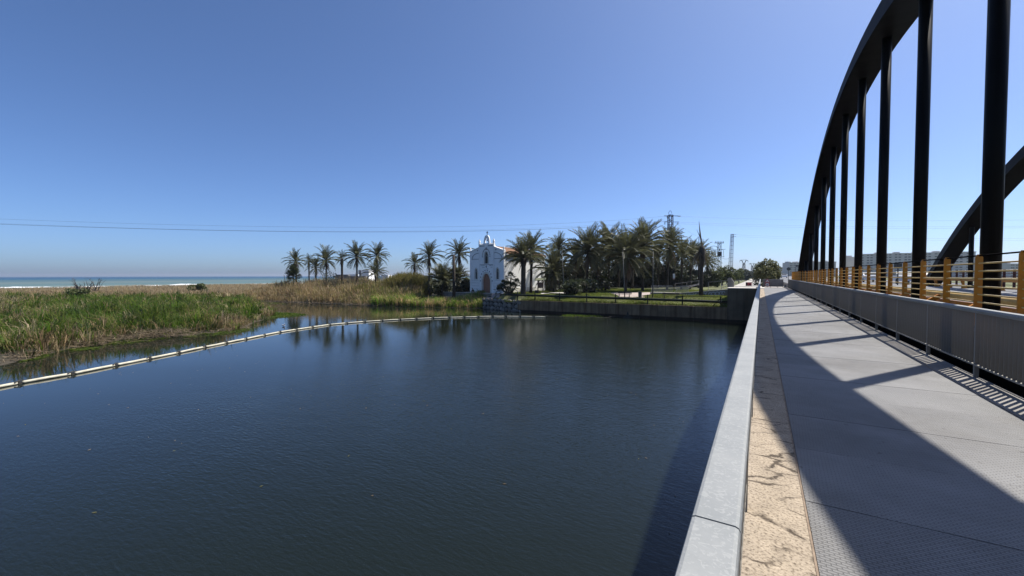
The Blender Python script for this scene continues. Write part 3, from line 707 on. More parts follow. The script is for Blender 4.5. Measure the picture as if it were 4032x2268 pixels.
# ------------------------------------------------------------------ the chapel
CW = 8.6; CD = 15.0; CX = CW/2
chap = thing('chapel', 'small white neo-gothic chapel with a bell gable and brown pointed door', 'chapel', CH_O)
def pointed(cx, hw, h0, hs, ha, n=9):      # closed outline: base h0, spring hs, apex ha
    L = [(cx-hw, h0), (cx-hw, hs)]; ri = []
    a = ha-hs
    for i in range(1, n):
        t = i/n; ang = t*math.pi/2
        L.append((cx-hw*math.cos(ang)**0.85*(1-0.12*math.sin(2*ang)), hs+a*(math.sin(ang)**1.0)*(0.93+0.07*t)))
    L.append((cx, ha))
    R = [(2*cx-u, h) for u, h in L[:-1]][::-1]
    return L + R
# front wall built as strips round the openings so that they are real holes
def strips(u0, u1, outline_top, hole, d0, d1, name, n=28):
    # columns between u0,u1: below and above a hole outline
    b = MB()
    hu0 = min(p[0] for p in hole); hu1 = max(p[0] for p in hole); h0 = min(p[1] for p in hole)
    up = sorted({round(p[0],4) for p in hole})
    def htop(u):
        best = h0
        L = hole
        for i in range(len(L)):
            a = L[i]; c = L[(i+1)%len(L)]
            if min(a[0],c[0])-1e-6 <= u <= max(a[0],c[0])+1e-6 and abs(a[0]-c[0]) > 1e-6:
                t = (u-a[0])/(c[0]-a[0]); best = max(best, a[1]+t*(c[1]-a[1]))
            elif abs(a[0]-u) < 1e-6: best = max(best, a[1])
        return best
    cols = [u0]+up+[u1]
    for i in range(len(cols)-1):
        a, c = cols[i], cols[i+1]
        if c-a < 1e-5: continue
        if a >= hu0-1e-4 and c <= hu1+1e-4:
            if h0 > 0.001: b.prism([(a,0),(c,0),(c,h0),(a,h0)], ch, d0, d1)
            b.prism([(a,htop(a+1e-5)),(c,htop(c-1e-5)),(c,outline_top(c)),(a,outline_top(a))], ch, d0, d1)
        else: b.prism([(a,0),(c,0),(c,outline_top(c)),(a,outline_top(a))], ch, d0, d1)
    return b
def gable(u):
    t = min(u, CW-u); return 8.33 + (9.1-8.33)*min(t/2.4, 1)
door_o = pointed(CX, 1.02, 0.0, 2.45, 3.85)
win_o = pointed(CX, 0.50, 5.85, 7.3, 8.2)
sw_l = pointed(1.55, 0.30, 2.75, 4.2, 4.9); sw_r = pointed(CW-1.55, 0.30, 2.75, 4.2, 4.9)
# central bay: stack door zone (to 5.3) and window zone above
bc = strips(2.4, CW-2.4, lambda u: 5.3, door_o, -0.12, 0.45, 'c')
b2 = MB()
def win_top(u): return 9.62
tmp = strips(2.4, CW-2.4, win_top, win_o, -0.12, 0.45, 'c')
# keep only faces above 5.3 by rebuilding with a raised base
def strips_from(u0, u1, top, hole, base, d0, d1):
    shifted = [(u, h-base) for u, h in hole]
    b = strips(u0, u1, lambda u: top-base, shifted, d0, d1, 'x'); b.v = [(x,y,z+base) for x,y,z in b.v]; return b
bw = strips_from(2.4, CW-2.4, 9.62, win_o, 5.3, -0.12, 0.45)
front = MB(); front.add(bc.v, bc.f); front.add(bw.v, bw.f)
sl_ = strips(0.0, 2.4, gable, sw_l, 0.0, 0.45, 'l'); sr_ = strips(CW-2.4, CW, gable, sw_r, 0.0, 0.45, 'r')
front.add(sl_.v, sl_.f); front.add(sr_.v, sr_.f)
front.build('front_wall', whitewash, chap)
EH = 7.75
chbox(0.02,0.45,0.452,CD,0,EH).build('side_wall', whitewash, chap)
chbox(CW-0.45,CW-0.02,0.452,CD,0,EH).build('side_wall', whitewash, chap)
b = MB(); b.prism([(0.0,0),(CW,0),(CW,EH),(CX,9.2),(0,EH)], ch, CD+0.002, CD+0.4); b.build('rear_wall', whitewash, chap)
# roof slopes with tile courses
roof = MB()
def roof_slope(side):
    e = -0.42 if side < 0 else CW+0.42; r = CX
    b = MB(); b.add([ch(e,EH-0.03,0.47),ch(r,9.28,0.47),ch(r,9.28,CD+0.5),ch(e,EH-0.03,CD+0.5),ch(e,EH+0.09,0.47),ch(r,9.42,0.47),ch(r,9.42,CD+0.5),ch(e,EH+0.09,CD+0.5)], [(0,3,2,1),(4,5,6,7),(0,1,5,4),(1,2,6,5),(2,3,7,6),(3,0,4,7)])
    return b
roofs = []
for sd in (-1, 1):
    ro = roof_slope(sd).build('roof', tile, chap); roofs.append(ro)
    tl = MB(); n = 52
    for i in range(n):
        d = 0.6+(CD-0.2)*i/n
        e = -0.44 if sd < 0 else CW+0.44
        tl.tube([ch(e,EH+0.10,d), ch(CX,9.43,d)], 0.085, 5)
    tag(tl.build('tile_ridges', tile, ro), kind='stuff')
    e0, e1 = (-0.40,-0.01) if sd < 0 else (CW+0.01,CW+0.40)
    chbox(e0,e1,0.5,CD+0.4,EH-0.20,EH-0.035).build('eave', trim_grey if 0 else whitewash, chap)
chbox(CW-0.015,CW+0.05,0.5,CD,0.0,1.0).build('plinth', trim_white, chap)
chbox(CW-0.015,CW+0.07,0.46,CD,6.75,6.85).build('side_cornice', trim_grey, chap)
# corner piers, central block edges
chbox(-0.08,0.16,-0.10,-0.002,0,8.3).build('corner_pier', whitewash, chap)
chbox(CW-0.16,CW+0.08,-0.10,0.5,0,8.3).build('corner_pier', whitewash, chap)
for u in (2.4, CW-2.4-0.14): chbox(u,u+0.14,-0.20,-0.122,0,9.55).build('pilaster', whitewash, chap)
# sloping copings
for sgn in (0, 1):
    uu = (lambda u: u) if sgn == 0 else (lambda u: CW-u)
    b = MB(); b.prism([(uu(-0.1),8.30),(uu(2.4),9.10),(uu(2.4),9.24),(uu(-0.1),8.44)], ch, -0.14, 0.5); b.build('gable_coping', whitewash, chap)
# battlements and pinnacles
chbox(2.35,CW-2.35,-0.2,0.5,9.62,9.72).build('parapet', whitewash, chap)
for s0 in (2.7, CW-2.7-1.2):
    for i in range(4): chbox(s0+0.32*i,s0+0.32*i+0.18,-0.16,0.4,9.722,9.90).build('merlon', whitewash, chap)
def pinnacle(u, h0, h1, r):
    b = MB(); b.prism([(u-r,-r),(u+r,-r),(u+r,r),(u-r,r)], lambda a,d,h: ch(a,h,d), h0, h0+(h1-h0)*0.62)
    t = h0+(h1-h0)*0.62; q = r*1.25
    b.add([ch(u-q,t,-q),ch(u+q,t,-q),ch(u+q,t,q),ch(u-q,t,q),ch(u,h1,0)], [(0,1,2,3),(0,1,4),(1,2,4),(2,3,4),(3,0,4)])
    b.build('pinnacle', whitewash, chap)
pinnacle(2.47, 9.2, 10.85, 0.14); pinnacle(CW-2.47, 9.2, 10.85, 0.14); pinnacle(0.03, 8.3, 9.28, 0.11); pinnacle(CW-0.03, 8.3, 9.28, 0.11)
# bell gable with opening
bo = pointed(CX, 0.36, 9.98, 10.5, 11.05)
bell_outline = lambda u: 9.73 + 1.80*max(0.0, 1-(abs(u-CX)/0.80)**2.6)**0.5 if abs(u-CX) < 0.8 else 9.73
bb = MB(); us = sorted({CX-0.78, CX+0.78, *[CX-0.78+1.56*i/24 for i in range(25)], *[p[0] for p in bo]})
def bo_top(u):
    a = abs(u-CX)/0.36; return 10.5+0.55*(1-a**1.6) if a < 1 else 9.98
for a, c in zip(us, us[1:]):
    if c-a < 1e-4: continue
    m_ = (a+c)/2
    if abs(m_-CX) < 0.36:
        bb.prism([(a,9.722),(c,9.722),(c,9.98),(a,9.98)], ch, 0.0, 0.26); bb.prism([(a,bo_top(a)),(c,bo_top(c)),(c,bell_outline(c)),(a,bell_outline(a))], ch, 0.0, 0.26)
    else: bb.prism([(a,9.722),(c,9.722),(c,bell_outline(c)),(a,bell_outline(a))], ch, 0.0, 0.26)
bell_g = bb.build('bell_gable', whitewash, chap)
b = MB(); p = Vector(ch(CX+0.08,10.42,0.13)); b.tube([p+Vector((0,0,.6)),p+Vector((0,0,.26)),p+Vector((0,0,.22)),p+Vector((0,0,.05)),p+Vector((0,0,-.06))],[0.02,0.03,0.09,0.11,0.16],10); b.build('bell', dark, chap)
b = MB(); b.prism([(CX-0.05,11.5),(CX+0.05,11.5),(CX+0.05,11.98),(CX+0.26,11.98),(CX+0.26,12.09),(CX+0.05,12.09),(CX+0.05,12.36),(CX-0.05,12.36),(CX-0.05,12.09),(CX-0.26,12.09),(CX-0.26,11.98),(CX-0.05,11.98)], ch, 0.17, 0.25); b.build('roof_cross', dark, chap)
# door leaves, windows
for a, c in ((-1, 0), (0, 1)):
    half = [p for p in door_o if (p[0] <= CX+1e-6 if a < 0 else p[0] >= CX-1e-6)]
    if a < 0: half = half + [(CX-0.01, 0.0)]
    else: half = [(CX+0.01, 0.0)] + half
    half = [(min(u,CX-0.01),h) if a < 0 else (max(u,CX+0.01),h) for u, h in half]
    b = MB(); b.prism(half, ch, 0.18, 0.26); d_ = b.build('door_leaf', doorwood, chap)
    for i in range(3):
        u = CX+(a+0.25+0.25*i)*0.98; chbox(u-0.012,u+0.012,0.165,0.179,0.1,2.3+0.5*(1-abs(u-CX))).build('plank_bead', doorwood, d_)
def window(outl, hw, cx, h0, hs, ha):
    b = MB(); b.prism(outl, ch, 0.25, 0.28); w = b.build('window', darkglass, chap)
    f = MB()
    zt = hs-0.05
    f.tube([ch(cx,h0,0.235),ch(cx,zt,0.235)], 0.02, 6)
    for k in range(9):
        A = math.pi*2*k/9; f.tube([ch(cx+hw*0.45*math.cos(A),zt+hw*0.75+hw*0.45*math.sin(A),0.235), ch(cx+hw*0.45*math.cos(A+0.7),zt+hw*0.75+hw*0.45*math.sin(A+0.7),0.235)], 0.03, 5)
    for s in (-1, 1):
        f.tube([ch(cx+s*hw,zt,0.235),ch(cx+s*hw*0.5,zt+0.25,0.235),ch(cx,zt,0.235)], 0.035, 5)
    f.build('tracery', trim_white, w); return w
window(win_o, 0.5, CX, 5.85, 7.3, 8.2); window(sw_l, 0.3, 1.55, 2.75, 4.2, 4.9); window(sw_r, 0.3, CW-1.55, 2.75, 4.2, 4.9)
def surround(cx, hw, h0, hs, ha, w, d, name, material):
    O = pointed(cx, hw+w, h0, hs, ha+w*1.35); I = pointed(cx, hw, h0, hs, ha); b = MB()
    for i in range(len(O)-1): b.prism([O[i],O[i+1],I[i+1],I[i]], ch, d-0.07, d-0.002)
    return b.build(name, material, chap)
surround(CX, 1.02, 0, 2.45, 3.85, 0.30, -0.12, 'door_surround', trim_white)
surround(CX, 0.50, 5.75, 7.3, 8.2, 0.16, -0.12, 'window_surround', trim_white)
surround(1.55, 0.30, 2.65, 4.2, 4.9, 0.16, 0.0, 'window_surround', trim_white); surround(CW-1.55, 0.30, 2.65, 4.2, 4.9, 0.16, 0.0, 'window_surround', trim_white)
# crockets round door and window
def crockets(cx, hw, hs, ha, n, r):
    for s in (-1, 1):
        for i in range(n):
            t = (i+0.15)/(n-0.4); ang = t*math.pi/2
            u = cx+s*hw*math.cos(ang)**0.85; h = hs+(ha-hs)*math.sin(ang)
            b = MB(); p = ch(u,h,-0.17); b.blob(p, (r*0.9,r*0.7,r*1.5), seed=i, n=6, m=4); b.build('crocket', trim_grey, chap)
crockets(CX, 1.52, 2.3, 4.5, 5, 0.10); crockets(CX, 0.98, 7.2, 8.75, 7, 0.09)
b = MB(); b.blob(ch(CX,8.85,-0.17),(0.09,0.08,0.26),n=6,m=5); b.build('finial', dark, chap)
# blind arches and string courses
for cx, s in ((2.3, -1), (CW-2.3, 1)):
    b = MB()
    for i in range(10):
        a0 = math.pi/2*i/10; a1 = math.pi/2*(i+1)/10
        b.prism([(cx+s*1.9*math.sin(a0),6.85+1.2*math.cos(a0)),(cx+s*1.9*math.sin(a1),6.85+1.2*math.cos(a1)),(cx+s*1.78*math.sin(a1),6.85+1.1*math.cos(a1)),(cx+s*1.78*math.sin(a0),6.85+1.1*math.cos(a0))], ch, -0.05, -0.002)
    b.build('blind_arch', trim_grey, chap)
    x0, x1 = sorted((cx+s*0.02, cx+s*1.95)); chbox(x0,x1,-0.06,-0.003,6.76,6.84).build('string_course', trim_grey, chap)
    b = MB(); disc2 = [(cx-s*0.0+s*0.35+0.12*math.cos(2*math.pi*i/10), 8.55+0.13*math.sin(2*math.pi*i/10)) for i in range(10)]; b.prism(disc2, ch, -0.04, -0.003); b.build('roundel', trim_grey, chap)
    for h in (0.75,1.35,1.95,2.5):
        chbox(x0,x1,-0.025,-0.002,h,h+0.03).build('course_line', trim_grey, chap)
chbox(2.6,CW-2.6,-0.16,-0.123,5.60,5.68).build('string_course', trim_grey, chap)
for h in (9.33,): 
    chbox(2.65,3.85,-0.17,-0.123,h,h+0.12).build('frieze', trim_grey, chap); chbox(CW-3.85,CW-2.65,-0.17,-0.123,h,h+0.12).build('frieze', trim_grey, chap)
# painted inscription, too small to read: rows of short strokes, and the small cross between them
ins = MB(); RR = random.Random(5)
for u0, u1, h in ((2.95,4.0,5.38),(5.05,6.2,5.38),(3.25,3.85,5.02),(5.35,5.85,5.02),(4.4,4.75,4.72)):
    u = u0
    while u < u1:
        w = RR.uniform(0.06,0.10); ins.prism([(u,h),(u+w*0.35,h),(u+w*0.35,h+0.15),(u,h+0.15)], ch, -0.128, -0.1235)
        if RR.random() < 0.7: ins.prism([(u+w*0.36,h+RR.choice((0,0.06,0.12))),(u+w,h+0.0),(u+w,h+0.03),(u+w*0.36,h+0.15)], ch, -0.128, -0.1235)
        u += w+0.03
tag(ins.build('inscription', trim_grey, chap), kind='stuff')
b = MB(); c_ = CX; b.prism([(c_-0.05,4.95),(c_+0.05,4.95),(c_+0.05,5.2),(c_+0.18,5.2),(c_+0.18,5.3),(c_+0.05,5.3),(c_+0.05,5.5),(c_-0.05,5.5),(c_-0.05,5.3),(c_-0.18,5.3),(c_-0.18,5.2),(c_-0.05,5.2)], ch, -0.15, -0.123); b.build('wall_cross', dark, chap)
# side wall niche + plaque
chbox(CW-0.019,CW+0.03,6.6,7.35,2.7,5.4).build('blind_window', trim_grey, chap)
chbox(CW-0.019,CW+0.02,13.7,14.4,3.2,4.6).build('plaque', trim_grey, chap)

# ------------------------------------------------------------------ palms
def frond_mesh(elev, droop, name, leaf=0.15, pairs=26, dead=False):
    b = MB(); R = random.Random(int(elev*10)+int(droop*100)); n = 9; pts = []; p = Vector((0,0,0)); a = elev
    for i in range(n+1):
        pts.append(p.copy()); p = p + Vector((math.cos(a), 0, math.sin(a)))*(1.0/n); a -= droop/n*(0.5+1.0*i/n)
    b.tube(pts, [0.014*(1-0.85*i/n)+0.002 for i in range(n+1)], 3, caps=False)
    for k in range(pairs):
        t = 0.13+0.87*(k+0.5)/pairs; f = t*n; i = min(int(f), n-1); q = pts[i].lerp(pts[i+1], f-i); d = (pts[i+1]-pts[i]).normalized()
        nrm = Vector((-d.z, 0, d.x)); L = leaf*(0.55+0.9*math.sin(math.pi*min(1,0.12+0.88*t)))*R.uniform(0.85,1.15)
        for s in (-1, 1):
            side = Vector((0,s,0)); dir_ = (d*0.75 + side*0.62 + nrm*R.uniform(0.12,0.42)).normalized()
            if dead: dir_ = (d*0.8+side*0.35+Vector((0,0,-0.5))).normalized()
            tip = q+dir_*L+Vector((0,0,-0.25*L*L/leaf*0.5)); w = d*0.0135
            mid = q+dir_*L*0.5
            b.add([q, mid-w, tip, mid+w], [(0,1,2),(0,2,3)])
    me = bpy.data.meshes.new(name); me.from_pydata(b.v, [], b.f); me.materials.append(dead_leaf if dead else palm_leaf); return me
FR = [(math.radians(82),0.7),(math.radians(70),1.05),(math.radians(56),1.4),(math.radians(41),1.55),(math.radians(23),1.45),(math.radians(3),1.2),(math.radians(-24),0.9)]
FM = [frond_mesh(e, d, 'frond') for e, d in FR]
FMD = [frond_mesh(math.radians(-55), 0.5, 'dead_frond', dead=True), frond_mesh(math.radians(-72), 0.25, 'dead_frond', dead=True)]
def palm(label, base, top, R_=3.2, nf=46, tr=0.22, seed=0, dead=10, spread=1.0, group=None, lowcut=0, name='palm_tree', boots=True):
    R_ *= 1.22; nf = int(nf*0.80)
    if group == 'date palms in the park grove': R_ *= 1.06; nf = int(nf*1.45); dead += 6
    rr = random.Random(seed*13+5)
    t = thing(name, label, 'palm tree', base, 0, group)
    hv = Vector(top)-Vector(base); n = 9; b = MB()
    pts = [Vector((hv.x*(i/n)**1.5, hv.y*(i/n)**1.5, -0.3+(hv.z+0.3)*(i/n))) for i in range(n+1)]
    rad = [tr*(1.35 if i == 0 else 1.08 if i == 1 else 1.0-0.1*i/n)*rr.uniform(.95,1.05) for i in range(n+1)]
    rad[-1] = tr*1.25; rad[-2] = tr*1.3
    if hv.z > 0.6: b.tube(pts, rad, 9); b.build('trunk', palm_bark, t, local=True, smooth=True)
    for i in range(nf):
        c = i/(nf-1); k = min(6, int((c**0.9)*(7-lowcut))); az = i*2.39996+rr.uniform(-.3,.3)
        o = bpy.data.objects.new('frond', FM[k]); COL.objects.link(o); o.parent = t
        s = R_*rr.uniform(0.85,1.12)*(1.05 if k < 5 else 0.92); o.location = hv+Vector((0,0,-0.25*c))
        o.rotation_euler = (rr.uniform(-.25,.25), rr.uniform(-.1,.1), az); o.scale = (s*spread, s*1.0, s)
    for i in range(dead):
        o = bpy.data.objects.new('dead_frond', FMD[i % 2]); COL.objects.link(o); o.parent = t
        s = R_*rr.uniform(0.55,0.8); o.location = hv+Vector((0,0,-0.4)); o.rotation_euler = (0, rr.uniform(-.1,.1), rr.uniform(0,6.28)); o.scale = (s,s,s)
    return t
def palm_px(label, px, cy, d, R_=3.2, bx=None, gz=None, **kw):
    top = at_depth(px, cy, d); bx = px if bx is None else bx
    q = at_depth(bx, cy, d); gz = H(q.x, q.y) if gz is None else gz
    return palm(label, Vector((q.x, q.y, gz-0.1)), top, R_, **kw)
GL = 'date palms beyond the reed bank'
palm_px('leftmost tall date palm, rising behind a shaggy fan palm', 1165, 1030, 112, 2.9, seed=1, group=GL, nf=40)
palm_px('slim small-crowned date palm, second trunk from the left of the palm row', 1216, 1028, 118, 1.75, seed=2, group=GL, nf=34, tr=0.2)
palm_px('short grey date palm low between two taller ones left of the white house', 1243, 1052, 114, 2.6, seed=3, group=GL, nf=36)
palm_px('wide-crowned date palm standing left of the bare-trunk small palm', 1284, 1025, 110, 3.4, seed=4, group=GL)
palm_px('small ragged palm with a thick shaggy trunk left of the white house', 1346, 1018, 108, 1.9, seed=5, group=GL, nf=24, tr=0.3, dead=14)
palm_px('tallest date palm of the row, right beside the white house', 1404, 1010, 104, 3.3, seed=6, group=GL, bx=1405)
palm_px('date palm standing alone right of the white house', 1484, 1008, 106, 3.1, seed=7, group=GL)
palm_px('stemless palm tuft in front of the white house', 1478, 1078, 100, 2.7, seed=8, group=GL, nf=36, lowcut=1, dead=0)
palm_px('half-hidden date palm leaning behind the cane thicket', 1632, 1040, 108, 2.7, seed=9, group=GL, bx=1628, nf=36)
palm_px('full date palm with a clear dark trunk left of the chapel', 1690, 1012, 92, 3.1, seed=10, bx=1690)
palm_px('date palm with drooping crown just left of the chapel facade', 1808, 1000, 97, 3.3, seed=11, bx=1806)
GR = 'date palms in the park grove'
palm_px('big front date palm whose thick trunk stands before the chapel side wall', 2062, 1016, 73, 3.3, seed=20, lowcut=1, bx=2060, tr=0.45, nf=66, dead=2)
palm_px('taller date palm leaning right behind the front one by the chapel wall', 2095, 985, 80, 3.4, seed=21, bx=2090, tr=0.28, nf=50, dead=4)
palm_px('lone dark-trunked date palm first right of the chapel roof', 2200, 978, 88, 2.6, seed=22, bx=2194, group=GR, nf=46, dead=12)
palm_px('low arching date palm between the chapel and the shrub clump', 2178, 1066, 78, 3.6, seed=23, bx=2180, group=GR, tr=0.2)
palm_px('heavy-headed date palm above the left part of the shrub clump', 2314, 990, 80, 4.0, seed=24, bx=2312, group=GR, nf=60, dead=14)
palm_px('date palm with orange fruit stalks right of the heavy-headed one', 2398, 975, 84, 3.8, seed=25, bx=2398, group=GR, nf=56, dead=10)
palm_px('wide low-headed date palm behind the second bench', 2468, 1012, 74, 4.1, seed=26, bx=2464, group=GR, nf=60, dead=12)
palm_px('tallest date palm in the middle of the grove', 2532, 968, 78, 4.0, seed=27, bx=2532, group=GR, nf=60, dead=14)
palm_px('thin date palm half hidden between two big crowns', 2492, 985, 94, 3.0, seed=28, bx=2491, group=GR, nf=40)
palm_px('date palm standing right behind the lattice pylon', 2636, 970, 82, 3.3, seed=29, bx=2628, group=GR, nf=50, dead=12)
palm_px('short date palm right of the lattice pylon', 2686, 1000, 88, 3.0, seed=30, bx=2684, group=GR, nf=46, dead=8)
palm_px('dense date palm left of the dead palm trunk', 2722, 1010, 92, 3.1, seed=31, bx=2718, group=GR, nf=46, dead=8)
palm_px('date palm behind the dead palm trunk', 2752, 1006, 97, 2.9, seed=32, bx=2752, group=GR, nf=40)
palm_px('small far date palm left of the portal pylon', 2786, 1034, 108, 2.6, seed=33, group=GR, nf=36)
palm_px('dark date palm deep in the grove behind the shrub clump', 2268, 1020, 96, 3.6, seed=34, group=GR, nf=44)
palm_px('dark date palm deep in the grove left of the tallest one', 2436, 1020, 102, 3.6, seed=35, group=GR, nf=44)
palm_px('dark date palm deep in the grove behind the pylon foot', 2592, 1015, 100, 3.4, seed=36, group=GR, nf=44)
palm_px('dark date palm deep in the grove beside the heavy-headed one', 2352, 1025, 104, 3.6, seed=37, group=GR, nf=40)
# stemless bushy palms left of the chapel
palm_px('big stemless palm bush left of the bare black trunk', 1742, 1112, 86, 3.3, seed=40, nf=110, lowcut=2, dead=0)
palm_px('stemless palm bush against the left chapel wall', 1800, 1100, 88, 2.6, seed=41, nf=100, lowcut=2, dead=0)
# headless trunk
p = at_depth(1786, 1002, 82); g = Vector((p.x, p.y, H(p.x,p.y)-0.1))
t = thing('headless_palm', 'bare black headless palm trunk left of the chapel', 'dead palm', g)
MB().tube([g, g+(p-g)*0.4+Vector((0.05,0,0)), p], [0.36,0.30,0.26], 9).build('trunk', palm_bark, t, smooth=True)
# dead palm in front of the ramp
p = at_depth(2764, 985, 60); q = at_depth(2762, 985, 60); g = Vector((q.x, q.y, H(q.x,q.y)-0.1))
t = thing('dead_palm', 'dead palm with a black trunk, hanging brown skirt and one upright spike', 'dead palm', g)
MB().tube([g, g+(p-g)*0.3, g+(p-g)*0.62, g+(p-g)*0.8, p+Vector((0,0,0.1)), p+Vector((0,0,0.7))], [0.30,0.26,0.25,0.42,0.46,0.16], 10).build('trunk', palm_bark, t, smooth=True)
rr = random.Random(9)
for i in range(26):
    o = bpy.data.objects.new('dead_frond', FMD[i % 2]); COL.objects.link(o); o.parent = t
    s = rr.uniform(1.7,2.9); o.location = (p-g)+Vector((0,0,0.3)); o.rotation_euler = (0, rr.uniform(-0.22,.35), rr.uniform(0,6.28)); o.scale = (s,s,s)
b = MB(); b.tube([p+Vector((0,0,0.6)), p+Vector((-0.25,0,2.2)), p+Vector((-0.45,0,4.3))], [0.10,0.12,0.015], 6); b.tube([p+Vector((-0.2,0,1.7)), p+Vector((-0.75,0,3.1))], [0.08,0.01], 6); b.tube([p+Vector((0.1,0,0.7)), p+Vector((0.8,0,1.6))], [0.05,0.01], 5)
b.build('spike', dead_leaf, t)

# ------------------------------------------------------------------ fan palms
def fan_mesh():
    b = MB(); n = 15
    b.tube([(0,0,0),(0.5,0,0.05),(0.62,0,0.05)], [0.012,0.01,0.008], 3, caps=False)
    for k in range(n):
        a = math.radians(-115+230*k/(n-1)); L = 0.42*(1-0.18*abs(k-(n-1)/2)/(n/2)); c = Vector((0.62,0,0.05)); d = Vector((math.cos(a), math.sin(a), 0.18*math.cos(k*2.1)*0.5-0.1)); s_ = Vector((-math.sin(a), math.cos(a), 0))*0.038
        b.add([c, c+d*L*0.6-s_, c+d*L, c+d*L*0.6+s_], [(0,1,2),(0,2,3)])
    me = bpy.data.meshes.new('fan_leaf'); me.from_pydata(b.v, [], b.f); me.materials.append(leaf_fan); return me
leaf_fan = mat('fan_palm_leaf', (0.075, 0.09, 0.042), (0.045, 0.055, 0.026), rough=0.45, scale=3, transl=0.2, rnd=0.4)
FAN = fan_mesh()
def fan_head(t, c, n, s, rr, lo=-35):
    for i in range(n):
        o = bpy.data.objects.new('fan_leaf', FAN); COL.objects.link(o); o.parent = t
        el = math.radians(lo+(85-lo)*(1-(i+0.5)/n)); o.location = c; o.rotation_euler = Euler((rr.uniform(-.5,.5), -el, i*2.4+rr.uniform(-.3,.3)), 'XYZ'); q = s*rr.uniform(.8,1.15); o.scale = (q,q,q)
def fan_palm(label, base, stems, s, n, seed=0, group=None, name='fan_palm', tr=0.12):
    rr = random.Random(seed); t = thing(name, label, 'fan palm', base, 0, group)
    for (dx, dy, dz) in stems:
        c = Vector((dx,dy,dz))
        if dz > 0.5: MB().tube([(dx*0.15,dy*0.15,-0.2),(dx*0.6,dy*0.6,dz*0.5),(dx,dy,dz)], [tr*1.2,tr,tr*1.1], 7).build('trunk', palm_bark, t, local=True, smooth=True)
        fan_head(t, c, n, s, rr)
    return t
q = at_depth(1155, 1105, 108); fan_palm('shaggy fan palm at the left end of the palm row', (q.x,q.y,H(q.x,q.y)), [(0,0,at_depth(1157,1072,108).z-H(q.x,q.y)),(0,0,at_depth(1157,1085,108).z-H(q.x,q.y)),(0,0,at_depth(1157,1096,108).z-H(q.x,q.y))], 2.1, 26, 1)
q = on_ground(2006, 1158); sc = (q-EYE).dot(CF)/FPX
r_ = CR*sc
def stem(dpx, dz): v = CR*(dpx*sc); return (v.x, v.y, dz)
fan_palm('dark multi-stemmed fan palm in front of the chapel corner', q, [stem(6,3.0),stem(-22,1.5),stem(30,1.8),stem(-30,0.9),stem(-8,1.3),stem(14,1.1),stem(-38,0.5)], 1.25, 22, 2)
GB = 'fan palm shrubs in the middle of the lawn'
for i, (px, py, w, lab) in enumerate(((2232,1160,1.5,'small fan palm shrub at the left foot of the shrub clump'),(2262,1158,1.9,'broad fan palm shrub beside the second lamp post'),(2305,1155,2.2,'largest fan palm shrub in the centre of the clump'),(2335,1152,1.9,'fan palm shrub at the right of the clump'),(2378,1146,1.8,'separate rounded fan palm shrub right of the clump'),(2170,1150,1.1,'low dark fan palm shrub behind the notice board'),(2285,1140,2.1,'fan palm shrub at the back of the clump'))):
    q = on_ground(px, py); rr = random.Random(i)
    fan_palm(lab, q, [(rr.uniform(-w,w)*0.6, rr.uniform(-w,w)*0.5, rr.uniform(0.3,1.25)*w*0.75) for _ in range(9)], 1.0, 15, 50+i, GB, name='fan_palm_shrub')

# ------------------------------------------------------------------ leafy trees and shrubs
def leaf_cloud(center, r, n, size, rr_, lumps=9, flat=1.0):
    L = rr_.normal(size=(lumps,3)); L /= np.linalg.norm(L,axis=1)[:,None]; L *= (rr_.uniform(0.25,0.75,(lumps,1)))*np.array(r)
    lr = rr_.uniform(0.30,0.55,lumps)
    k = rr_.integers(0,lumps,n); d = rr_.normal(size=(n,3)); d /= np.linalg.norm(d,axis=1)[:,None]
    rad = rr_.uniform(0.35,1.0,(n,1))**0.5
    P = L[k] + d*rad*lr[k][:,None]*np.array(r)
    P = P+np.array(center)
    a = rr_.normal(size=(n,3)); a /= np.linalg.norm(a,axis=1)[:,None]; c = np.cross(a, rr_.normal(size=(n,3))); c /= np.linalg.norm(c,axis=1)[:,None]
    s = size*rr_.uniform(0.6,1.3,(n,1))
    V = np.stack([P-a*s, P+c*s*0.55, P+a*s, P-c*s*0.55], 1).reshape(-1,3)
    F = np.arange(4*n).reshape(-1,4)
    return V, F, L+np.array(center)
def leafy(label, base, h, r, material, n=2600, size=0.22, seed=0, cat='tree', name='leafy_tree', group=None, trunk=0.16, low=0.45, lumps=10):
    R2 = np.random.default_rng(seed); t = thing(name, label, cat, base, 0, group)
    cz = h*(low+1)/2; V, F, L = leaf_cloud((0,0,cz), (r,r,h*(1-low)/2*1.15), n, size, R2, lumps)
    V[:,2] = np.maximum(V[:,2], 0.02)
    fast_mesh('crown', V, F, material, parent=t, kind=None)
    b = MB(); b.tube([(0,0,-0.3),(0.05,0,h*0.3),(0,0.05,h*0.6)], [trunk*1.3,trunk,trunk*0.6], 7)
    for q in L[:6]: b.tube([(0.03,0.02,h*0.3), tuple(np.array([0,0,h*0.25])*0.4+q*0.55), tuple(q)], [trunk*0.55,trunk*0.35,trunk*0.12], 5)
    b.build('trunk', bark, t, local=True)
    return t
def leafy_px(label, px, topy, d, wpx, material, boty=None, **kw):
    q = at_depth(px, topy, d); gz = kw.pop('gz', H(q.x,q.y)); return leafy(label, (q.x,q.y,gz), q.z-gz, wpx/2*d/FPX, material, **kw)
leafy_px('round olive-green tamarisk tree at the far end of the walkway', 3029, 1019, 66, 108, leaf_olive, n=9000, size=0.16, seed=1, low=0.12, gz=3.0, lumps=16)
GT = 'green trees behind the transformer pole'
